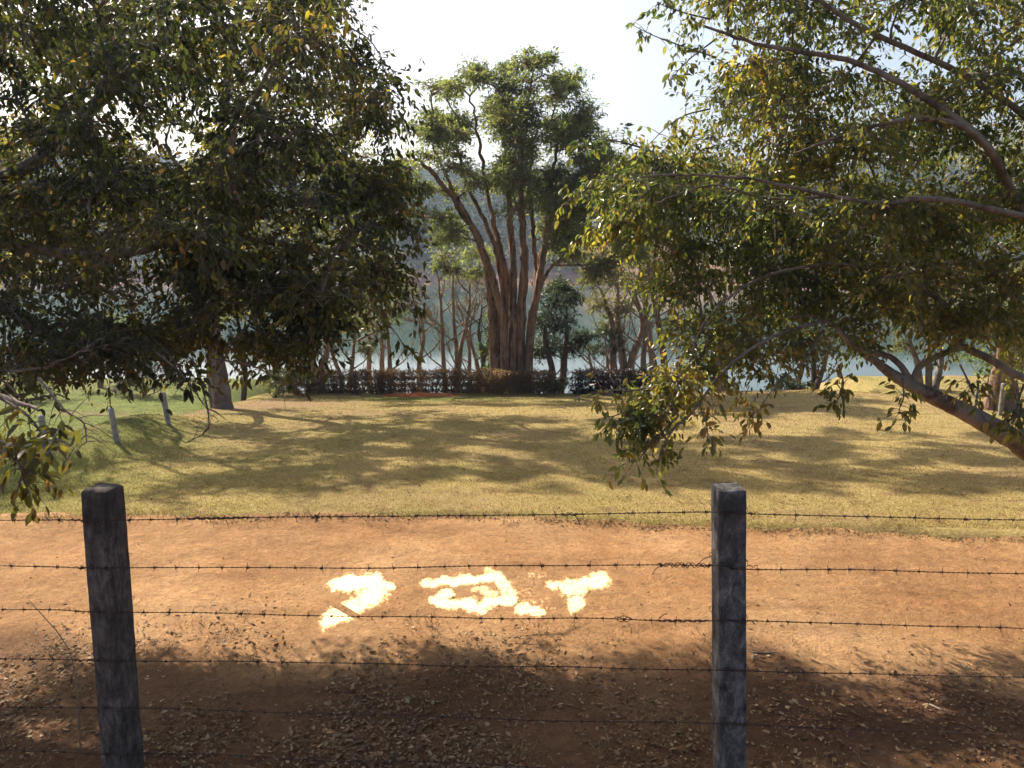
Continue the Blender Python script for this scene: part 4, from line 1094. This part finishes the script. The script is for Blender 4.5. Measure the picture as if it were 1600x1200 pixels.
# one barb: a wrap of wire and two crossed spikes
bw = Wood()
th = np.linspace(0, 4.2 * math.pi, 14)
bw.many(np.stack([np.linspace(-0.006, 0.006, 14), 0.0055 * np.cos(th), 0.0055 * np.sin(th)], 1)[None], np.full((1, 14), 0.0021), 4)
for a_, x_ in ((0.5, -0.005), (2.2, 0.005)):
    s = np.array([x_, math.cos(a_), math.sin(a_)])
    bw.many(np.stack([[x_ - 0.003, -0.022 * math.cos(a_), -0.022 * math.sin(a_)], [x_, 0, 0], [x_ + 0.003, 0.022 * math.cos(a_), 0.022 * math.sin(a_)]])[None], np.array([[0.0009, 0.0021, 0.0009]]), 4)
barb_me = bw.mesh("barb", M['wire'])
YW = YF - 0.085
wires = []
for wi, pts in enumerate(wires_px):
    P3 = np.array([at(px, py, YW) for px, py in pts])
    C, _ = resample(P3, np.ones(len(P3)), 700)
    C = C + np.stack([0 * C[:, 0], 0.008 * wob(C[:, 0], wi * 9.0, 1.0, wi), 0.006 * wob(C[:, 0], wi * 5.0, 1.6, (wi + 3) % 8)], 1)
    ph = C[:, 0] / 0.055 * 2 * math.pi
    w = Wood()
    for s_ in (0, math.pi):
        H = C + 0.0022 * np.stack([0 * ph, np.cos(ph + s_), np.sin(ph + s_)], 1)
        w.many(H[None], np.full((1, len(H)), 0.0019), 4)
    wo = obj("wire_strand", w.mesh("wire_strand", M['wire']), fence)
    wires.append((wo, C))
    x = -3.05 + rng.uniform(0, 0.1)
    while x < 3.05:
        z = np.interp(x, C[:, 0], C[:, 2]); y = np.interp(x, C[:, 0], C[:, 1])
        b = bpy.data.objects.new("barb", barb_me); col.objects.link(b); b.parent = wo
        b.matrix_parent_inverse = Matrix.Identity(4)
        b.location = (x, y, z); b.rotation_euler = (rng.uniform(0, 6.28), rng.normal(0, 0.1), rng.normal(0, 0.1))
        b.scale = (1, 1, 1) if rng.random() < 0.8 else (1.25, 1.25, 1.25)
        x += 0.132 * rng.uniform(0.85, 1.15)
def splice(wi, px0, px1, tails, loops=3.0, amp=0.011):
    wo, C = wires[wi]
    x0 = at(px0, 900, YW)[0]; x1 = at(px1, 900, YW)[0]
    xs_ = np.linspace(x0, x1, 60)
    z = np.interp(xs_, C[:, 0], C[:, 2]); y = np.interp(xs_, C[:, 0], C[:, 1])
    w = Wood()
    for s_ in (0, 2.2):
        a_ = np.linspace(0, loops * 2 * math.pi, 60) + s_
        w.many(np.stack([xs_, y + amp * np.cos(a_), z + amp * np.sin(a_) * (0.5 + 0.5 * np.sin(np.linspace(0, 3.1, 60)))], 1)[None], np.full((1, 60), 0.0026), 4)
    for tp in tails:
        w.limb([at(px, py, YW - 0.01) for px, py in tp], np.linspace(0.0026, 0.002, len(tp)), 8, 4)
    obj("splice", w.mesh("splice", M['wire']), wo)
splice(1, 1028, 1112, [[(1040, 882), (1026, 888), (1019, 898)], [(1112, 869), (1098, 874), (1092, 884), (1108, 886)]], 5, 0.013)
splice(2, 962, 990, [[(965, 966), (975, 962), (988, 968)], [(1030, 965), (1042, 958)]], 1.0, 0.014)
splice(2, 1030, 1110, [[(1030, 966), (1035, 962), (1041, 958)]], 5, 0.007)
splice(0, 875, 902, [[(898, 804), (903, 812), (905, 818)]], 2, 0.009)
splice(0, 490, 504, [[(495, 812), (498, 804), (500, 800)], [(493, 817), (495, 810)]], 1.5, 0.010)
splice(0, 300, 390, [[(300, 810), (312, 807)]], 6, 0.007)
for wi in range(6):          # a tie of thin wire holds each strand to each post
    wo, C = wires[wi]
    for pp, (tp, dd, wd) in enumerate(((topL, dL, 0.165), (topR, dR, 0.158))):
        z = float(np.interp(tp[0], C[:, 0], C[:, 2]))
        c = tp + dd * (tp[2] - z)
        w = Wood(); hw = wd / 2 + 0.006
        loop = [[-hw, -hw + 0.004, 0.004], [-hw * 0.3, -hw - 0.004, 0.014], [hw * 0.4, -hw - 0.004, -0.010], [hw, -hw + 0.004, 0.0], [hw + 0.004, hw, 0.01], [0, hw + 0.004, 0.0], [-hw - 0.004, hw, 0.0], [-hw, -hw + 0.004, -0.006]]
        w.limb(np.array(loop) + np.array([c[0], YF, z + rng.normal(0, 0.006)]), np.full(8, 0.0019), 48, 4)
        a_ = np.linspace(0, 9, 24)
        w.many(np.stack([c[0] + (hw + 0.004) * (1 if pp else -1) + np.linspace(0, 0.05, 24) * (1 if pp else -1), YW + 0.006 * np.cos(a_), z + 0.006 * np.sin(a_)], 1)[None], np.full((1, 24), 0.002), 4)
        obj("tie", w.mesh("tie", M['wire']), wo)

# ------------------------------------------------------------------ grass blades, litter, pebbles
def in_view(x, y, z, m=60):
    px, py, f = project(np.stack([x, y, z], -1))
    return (px > -m) & (px < 1600 + m) & (py < 1200 + m) & (f > 0.5)
def blades(n, xr, yr, hh, mat, name, attrs, zf, seedpow=1.0, cond=None, wide=1.0):
    y = yr[0] * (yr[1] / yr[0]) ** (rng.random(n) ** seedpow)
    x = rng.uniform(-1, 1, n) * np.minimum(np.maximum(0.74 * y + 1.0, 2), xr)
    ok = in_view(x, y, zf(x, y), 120)
    if cond is not None: ok &= cond(x, y)
    x, y = x[ok], y[ok]; n = len(x)
    z = zf(x, y)
    h = hh * rng.uniform(0.5, 1.4, n)
    w = (0.0018 + 0.00032 * y) * rng.uniform(0.7, 1.3, n) * wide
    a = rng.uniform(0, 6.28, n); lean = rng.uniform(0.2, 1.0, n) * h; la = rng.uniform(0, 6.28, n)
    V = np.empty((n, 3, 3))
    V[:, 0] = np.stack([x - w * np.cos(a), y - w * np.sin(a), z - 0.004], 1)
    V[:, 1] = np.stack([x + w * np.cos(a), y + w * np.sin(a), z - 0.004], 1)
    V[:, 2] = np.stack([x + lean * np.cos(la), y + lean * np.sin(la), z + h], 1)
    F = np.arange(3 * n).reshape(-1, 3)
    at_ = {"tint": np.repeat(rng.random(n), 3)}
    if attrs: at_["green"] = np.repeat(green_f(x, y), 3)
    return mesh_np(name, V.reshape(-1, 3), F, mat, at_)
lawn_in = lambda x, y: (y > edge_y(x) + rng.normal(0, 0.07, x.shape)) & (rng.random(x.shape) > 0.85 * bare_f(x, y))
g = obj("lawn_grass", blades(420000, 26, (8.3, 34.0), 0.017, M['blade'], "lawn_grass", True, lawn_z, 1.15, lawn_in))
tag(g, "short dry yellow-green grass covering the lawn", "grass", kind="stuff")

rz = lambda x, y: road_z(x, y)
# weeds and dry tufts on the shaded verge
tuf = []
for k in range(70):
    tx, ty = rng.uniform(-4.2, 4.2), rng.uniform(4.1, 6.2)
    n_ = rng.integers(14, 40); tuf.append(np.stack([rng.normal(tx, 0.10, n_), rng.normal(ty, 0.07, n_)], 1))
for k in range(330):
    tx = rng.uniform(-7, 7); ty = float(edge_y(np.array(tx))) - abs(rng.normal(0.03, 0.10))
    n_ = rng.integers(5, 18); tuf.append(np.stack([rng.normal(tx, 0.08, n_), rng.normal(ty, 0.04, n_)], 1))
tuf = np.vstack(tuf); x, y = tuf[:, 0], tuf[:, 1]; n_ = len(x); z = rz(x, y)
h = rng.uniform(0.02, 0.075, n_); w = rng.uniform(0.002, 0.004, n_); a = rng.uniform(0, 6.28, n_); la = rng.uniform(0, 6.28, n_); le = rng.uniform(0.3, 1.3, n_) * h
V = np.empty((n_, 3, 3))
V[:, 0] = np.stack([x - w * np.cos(a), y - w * np.sin(a), z - 0.004], 1); V[:, 1] = np.stack([x + w * np.cos(a), y + w * np.sin(a), z - 0.004], 1)
V[:, 2] = np.stack([x + le * np.cos(la), y + le * np.sin(la), z + h], 1)
tag(obj("dry_grass", mesh_np("dry_grass", V.reshape(-1, 3), np.arange(3 * n_).reshape(-1, 3), M['straw'], {"tint": np.repeat(rng.random(n_), 3)})),
    "thin dry grass tufts on the shaded verge and road edge", "dry grass", kind="stuff")

# leaf litter
def litter_pts(n):
    x = rng.uniform(-4.6, 4.6, n); y = 3.9 + rng.gamma(2.0, 0.55, n)
    dens = sstep(6.6, 5.0, y + 0.14 * (x + 1.0) + 0.4 * wob(x, y, 1.0, 4)) * (0.35 + 0.65 * sstep(3.0, -2.5, x)) * np.clip(0.5 + 0.8 * wob(x, y, 1.3, 5), 0.04, 1.3) + 0.022
    k = rng.random(n) < dens
    return x[k], y[k]
x, y = litter_pts(42000)
k2 = 2600
ex = rng.uniform(-7, 7, k2); ey = edge_y(ex) - np.abs(rng.normal(0.0, 0.09, k2)) + 0.03
kk = rng.random(k2) < 0.5 + 0.5 * wob(ex, 0, 0.8, 3)
x = np.concatenate([x, ex[kk]]); y = np.concatenate([y, ey[kk]])
n_ = len(x); z = rz(x, y) + rng.uniform(0.003, 0.014, n_)
D = norm(np.stack([rng.normal(0, 1, n_), rng.normal(0, 1, n_), rng.normal(0, 0.22, n_)], 1))
S = 0.012 + 0.042 * rng.random(n_) ** 1.8; tint = rng.beta(2.0, 1.7, n_)
upv = np.stack([rng.normal(0, 0.45, n_), rng.normal(0, 0.45, n_), np.where(rng.random(n_) < 0.5, 1.0, -1.0)], 1)
px, py, f = project(np.stack([x, y, z], 1))
vis = (px > 10) & (px < 1590) & (py < 1190)
order = np.argsort(-np.where(vis, S / f * (0.5 + tint), 0))
one, rest = order[:220], order[220:]
P = np.stack([x, y, z], 1)
tag(obj("leaf_litter", leaves_mesh("leaf_litter", P[rest], D[rest], S[rest], tint[rest], M['dry_leaf'], LEAF6, 1.15, upv[rest])),
    "scattered dry fallen leaves littering the shaded dirt below the fence", "leaf litter", kind="stuff")
fx, fy, fz = leaf_frames(D, upv)
for i in one:
    o = bpy.data.objects.new("fallen_leaf", leaf_variant(M['dry_leaf'], int(min(7, tint[i] * 8)), 1.15)); col.objects.link(o)
    o.matrix_world = Matrix(((fx[i, 0] * S[i], fy[i, 0] * S[i], fz[i, 0] * S[i], P[i, 0]), (fx[i, 1] * S[i], fy[i, 1] * S[i], fz[i, 1] * S[i], P[i, 1]),
                             (fx[i, 2] * S[i], fy[i, 2] * S[i], fz[i, 2] * S[i], P[i, 2]), (0, 0, 0, 1)))
    tag(o, "larger dry curled leaf lying on the shaded dirt below the fence", "fallen leaf", "larger fallen leaves on the shaded dirt")

# leaves blown over the lawn
n_ = 2600
y = 8.7 * (24.0 / 8.7) ** rng.random(n_); x = rng.uniform(-1, 1, n_) * (0.68 * y + 0.5)
kk = (rng.random(n_) < np.clip(0.25 + 0.9 * wob(x, y, 0.5, 6), 0.05, 1)) & (x > -9) & (x < 11) & (y > edge_y(x))
x, y = x[kk], y[kk]; n_ = len(x)
D2 = norm(np.stack([rng.normal(0, 1, n_), rng.normal(0, 1, n_), rng.normal(0, 0.3, n_)], 1))
tag(obj("lawn_litter", leaves_mesh("lawn_litter", np.stack([x, y, lawn_z(x, y) + 0.016], 1), D2, rng.uniform(0.025, 0.055, n_), rng.beta(1.6, 1.8, n_), M['dry_leaf'], LEAF6, 1.1,
    np.stack([rng.normal(0, 0.5, n_), rng.normal(0, 0.5, n_), np.ones(n_)], 1))), "dry leaves blown thinly over the lawn", "leaf litter", kind="stuff")

# pebbles and clods
n_ = 5000
x = rng.uniform(-7, 7, n_); y = rng.uniform(3.9, 8.8, n_)
s = rng.gamma(1.6, 0.0018, n_) + 0.002; s = np.minimum(s, 0.012)
oct_ = np.array([[1, 0, 0], [0, 1, 0], [-1, 0, 0], [0, -1, 0], [0, 0, 0.7], [0, 0, -0.7]], float)
of = np.array([[0, 1, 4], [1, 2, 4], [2, 3, 4], [3, 0, 4], [1, 0, 5], [2, 1, 5], [3, 2, 5], [0, 3, 5]])
rot = rng.uniform(0, 6.28, n_); V = oct_[None] * (s[:, None, None] * rng.uniform(0.6, 1.3, (n_, 6, 1)))
Vx = V[..., 0] * np.cos(rot)[:, None] - V[..., 1] * np.sin(rot)[:, None]; Vy = V[..., 0] * np.sin(rot)[:, None] + V[..., 1] * np.cos(rot)[:, None]
V = np.stack([Vx + x[:, None], Vy + y[:, None], V[..., 2] + (rz(x, y) + s * 0.3)[:, None]], -1)
tag(obj("road_pebbles", mesh_np("road_pebbles", V.reshape(-1, 3), (np.arange(n_) * 6)[:, None, None].repeat(8, 1).reshape(-1, 1) + np.tile(of, (n_, 1)), M['pebble'], {"tint": np.repeat(rng.random(n_), 6)})),
    "small pebbles and clods strewn over the dirt road", "pebbles", kind="stuff")

# a few fallen sticks on the verge, and the thin dry stalk by the timber post
def stick(label, pts, r):
    w = Wood(); w.limb(pts, np.linspace(r, r * 0.4, len(pts)), 10, 6)
    tag(obj("twig", w.mesh("twig", M['bark_thin'])), label, "twig")
g1 = on_ground(125, 1180)
stick("thin dry stalk standing left of the timber post", [g1, at(122, 1090, g1[1]), at(105, 1010, g1[1] + 0.05), at(45, 938, g1[1] + 0.1)], 0.005)
for lab, q in (("pale fallen twig on the dirt right of the concrete post", [(1165, 1020), (1190, 1022), (1218, 1021)]), ("pale fallen leaf-stalk at lower right on the shaded dirt", [(1452, 1103), (1470, 1111), (1488, 1119)])):
    stick(lab, [on_ground(*p) + np.array([0, 0, 0.012]) for p in q], 0.008)

# ------------------------------------------------------------------ woodland on the far hill
n_ = 1500
x = rng.uniform(-190, 190, n_); y = 199 + 205 * rng.random(n_) ** 1.3
sel = ~((x > 15) & (x < 58) & (y < 245)) & (np.abs(x) < 0.55 * y + 20)
x, y = x[sel], y[sel]; n_ = len(x)
H = rng.uniform(6, 14, n_); z0 = ground_z(x, y)
per = 92
cen = np.stack([x, y, z0 + H * 0.58], 1)
dirs = norm(rng.normal(0, 1, (n_, per, 3)))
rad = np.stack([H * 0.42, H * 0.42, H * 0.45], 1)[:, None, :] * rng.uniform(0.55, 1.1, (n_, per, 1))
lump = 1 + 0.22 * np.sin(dirs @ rng.normal(0, 3, (3, 1))) 
Pf = (cen[:, None] + dirs * rad * lump).reshape(-1, 3)
nf = dirs.reshape(-1, 3) + rng.normal(0, 0.28, (n_ * per, 3)); Df = norm(np.cross(nf, rng.normal(0, 1, nf.shape)))
Sf = np.repeat(H * 0.13, per) * rng.uniform(0.6, 1.3, n_ * per)
tf = np.clip(np.repeat(rng.random(n_), per) * 0.8 + rng.normal(0, 0.1, n_ * per), 0, 1)
me = leaves_mesh("far_woodland", Pf, Df, Sf, tf, M['leaf_far'], LEAF4, 1.7, nf)
tag(obj("far_woodland", me), "hazy woodland covering the hill across the lake", "woodland", kind="stuff")

# ------------------------------------------------------------------ sunlight thrown back on the road by the house windows behind the viewer
aim = on_ground(720, 930)
LP = aim + 15.5 * np.array([SUN[0], -SUN[1], SUN[2]])     # the mirror image of the sun in an upright pane
sl = bpy.data.lights.new("window_glint", 'SPOT')
sl.energy = 1.0
sl.spot_size = R(26); sl.spot_blend = 0.0
sl.shadow_soft_size = 0.004
sl.color = (1.0, 0.96, 0.87)
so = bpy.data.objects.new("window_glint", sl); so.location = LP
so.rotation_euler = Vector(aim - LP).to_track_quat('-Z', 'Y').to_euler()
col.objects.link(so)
Rm = np.array(so.rotation_euler.to_matrix())
def proj_l(px, py):
    q = Rm.T @ (on_ground(px, py) - LP)
    return q[0] / -q[2], q[1] / -q[2]
sl.use_nodes = True
nt = sl.node_tree; nt.nodes.clear(); L = nt.links
tc = nt.nodes.new("ShaderNodeTexCoord")
sx = nt.nodes.new("ShaderNodeSeparateXYZ"); L.new(tc.outputs["Normal"], sx.inputs[0])
zz = math_n(nt, 'ABSOLUTE', sx.outputs[2])
cu = nt.nodes.new("ShaderNodeCombineXYZ")
L.new(math_n(nt, 'DIVIDE', sx.outputs[0], zz), cu.inputs[0]); L.new(math_n(nt, 'DIVIDE', sx.outputs[1], zz), cu.inputs[1])
nz = nt.nodes.new("ShaderNodeTexNoise"); nz.inputs["Scale"].default_value = 150; nz.inputs["Detail"].default_value = 3
L.new(cu.outputs[0], nz.inputs["Vector"])
off = nt.nodes.new("ShaderNodeVectorMath"); off.operation = 'MULTIPLY_ADD'
L.new(nz.outputs["Color"], off.inputs[0]); off.inputs[1].default_value = (0.016, 0.010, 0); 
off2 = nt.nodes.new("ShaderNodeVectorMath"); off2.operation = 'SUBTRACT'; L.new(cu.outputs[0], off2.inputs[0]); off2.inputs[1].default_value = (0.008, 0.005, 0)
L.new(off2.outputs[0], off.inputs[2])
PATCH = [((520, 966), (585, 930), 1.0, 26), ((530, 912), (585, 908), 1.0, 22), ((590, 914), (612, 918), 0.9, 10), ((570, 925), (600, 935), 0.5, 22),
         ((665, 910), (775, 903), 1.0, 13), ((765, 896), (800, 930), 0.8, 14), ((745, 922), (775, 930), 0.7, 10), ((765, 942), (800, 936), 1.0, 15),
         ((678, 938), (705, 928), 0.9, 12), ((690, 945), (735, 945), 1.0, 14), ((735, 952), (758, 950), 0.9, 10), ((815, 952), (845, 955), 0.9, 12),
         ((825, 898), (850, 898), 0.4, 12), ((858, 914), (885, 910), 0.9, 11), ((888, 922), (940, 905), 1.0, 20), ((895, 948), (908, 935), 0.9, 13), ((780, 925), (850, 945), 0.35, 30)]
# lamp direction -> road position (metres, y shortened so that the flecks lie as they do on the road)
def dotn(vec, sock):
    n = nt.nodes.new("ShaderNodeVectorMath"); n.operation = 'DOT_PRODUCT'; L.new(sock, n.inputs[0]); n.inputs[1].default_value = (*vec, 0)[:3]
    return n.outputs["Value"]
wd = [math_n(nt, 'ADD', dotn(Rm[k_, :2], cu.outputs[0]), float(-Rm[k_, 2])) for k_ in range(3)]     # the ray's direction in the world
tt = math_n(nt, 'DIVIDE', float(-LP[2]), wd[2])                                                     # where it meets the road
gv = nt.nodes.new("ShaderNodeCombineXYZ")
for k_ in range(2):
    g_ = math_n(nt, 'ADD', math_n(nt, 'MULTIPLY', wd[k_], tt), float(LP[k_]))
    L.new(g_ if k_ == 0 else math_n(nt, 'MULTIPLY', g_, 0.48), gv.inputs[k_])
nz.inputs["Scale"].default_value = 7.0; L.new(gv.outputs[0], nz.inputs["Vector"])
off.inputs[1].default_value = (0.16, 0.16, 0); off2.inputs[1].default_value = (0.08, 0.08, 0); L.new(gv.outputs[0], off2.inputs[0])
acc = None
for (p0, p1, g, wpx) in PATCH:
    a0 = on_ground(*p0)[:2] * [1, 0.48]; a1 = on_ground(*p1)[:2] * [1, 0.48]
    rad_ = wpx * 0.0040
    sub = nt.nodes.new("ShaderNodeVectorMath"); sub.operation = 'SUBTRACT'; L.new(off.outputs[0], sub.inputs[0]); sub.inputs[1].default_value = (*a0, 0)
    ab = a1 - a0; l2 = float(ab @ ab)
    tcl = math_n(nt, 'ADD', dotn(ab / l2, sub.outputs[0]), 0.0, True)
    scl = nt.nodes.new("ShaderNodeVectorMath"); scl.operation = 'SCALE'; scl.inputs[0].default_value = (*ab, 0); L.new(tcl, scl.inputs["Scale"])
    df = nt.nodes.new("ShaderNodeVectorMath"); df.operation = 'SUBTRACT'; L.new(sub.outputs[0], df.inputs[0]); L.new(scl.outputs[0], df.inputs[1])
    ln = nt.nodes.new("ShaderNodeVectorMath"); ln.operation = 'LENGTH'; L.new(df.outputs[0], ln.inputs[0])
    mr = nt.nodes.new("ShaderNodeMapRange"); mr.interpolation_type = 'SMOOTHSTEP'
    mr.inputs["From Min"].default_value = rad_ * 1.8; mr.inputs["From Max"].default_value = rad_ * 0.3
    mr.inputs["To Min"].default_value = 0; mr.inputs["To Max"].default_value = g
    L.new(ln.outputs["Value"], mr.inputs["Value"])
    acc = mr.outputs[0] if acc is None else math_n(nt, 'MAXIMUM', acc, mr.outputs[0])
em = nt.nodes.new("ShaderNodeEmission")
nz2 = nt.nodes.new('ShaderNodeTexNoise'); nz2.inputs['Scale'].default_value = 32; nz2.inputs['Detail'].default_value = 3; L.new(gv.outputs[0], nz2.inputs['Vector'])
nz2.inputs['Detail'].default_value = 6; nz2.inputs['Roughness'].default_value = 0.7
mr = nt.nodes.new("ShaderNodeMapRange"); mr.interpolation_type = 'SMOOTHSTEP'
mr.inputs["From Min"].default_value = 0.34; mr.inputs["From Max"].default_value = 1.0
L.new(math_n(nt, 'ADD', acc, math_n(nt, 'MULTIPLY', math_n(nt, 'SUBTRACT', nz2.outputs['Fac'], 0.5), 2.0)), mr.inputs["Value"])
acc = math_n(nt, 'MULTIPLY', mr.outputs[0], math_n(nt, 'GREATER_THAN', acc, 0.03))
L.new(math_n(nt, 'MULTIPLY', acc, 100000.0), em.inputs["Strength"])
lo = nt.nodes.new("ShaderNodeOutputLight"); L.new(em.outputs[0], lo.inputs[0])
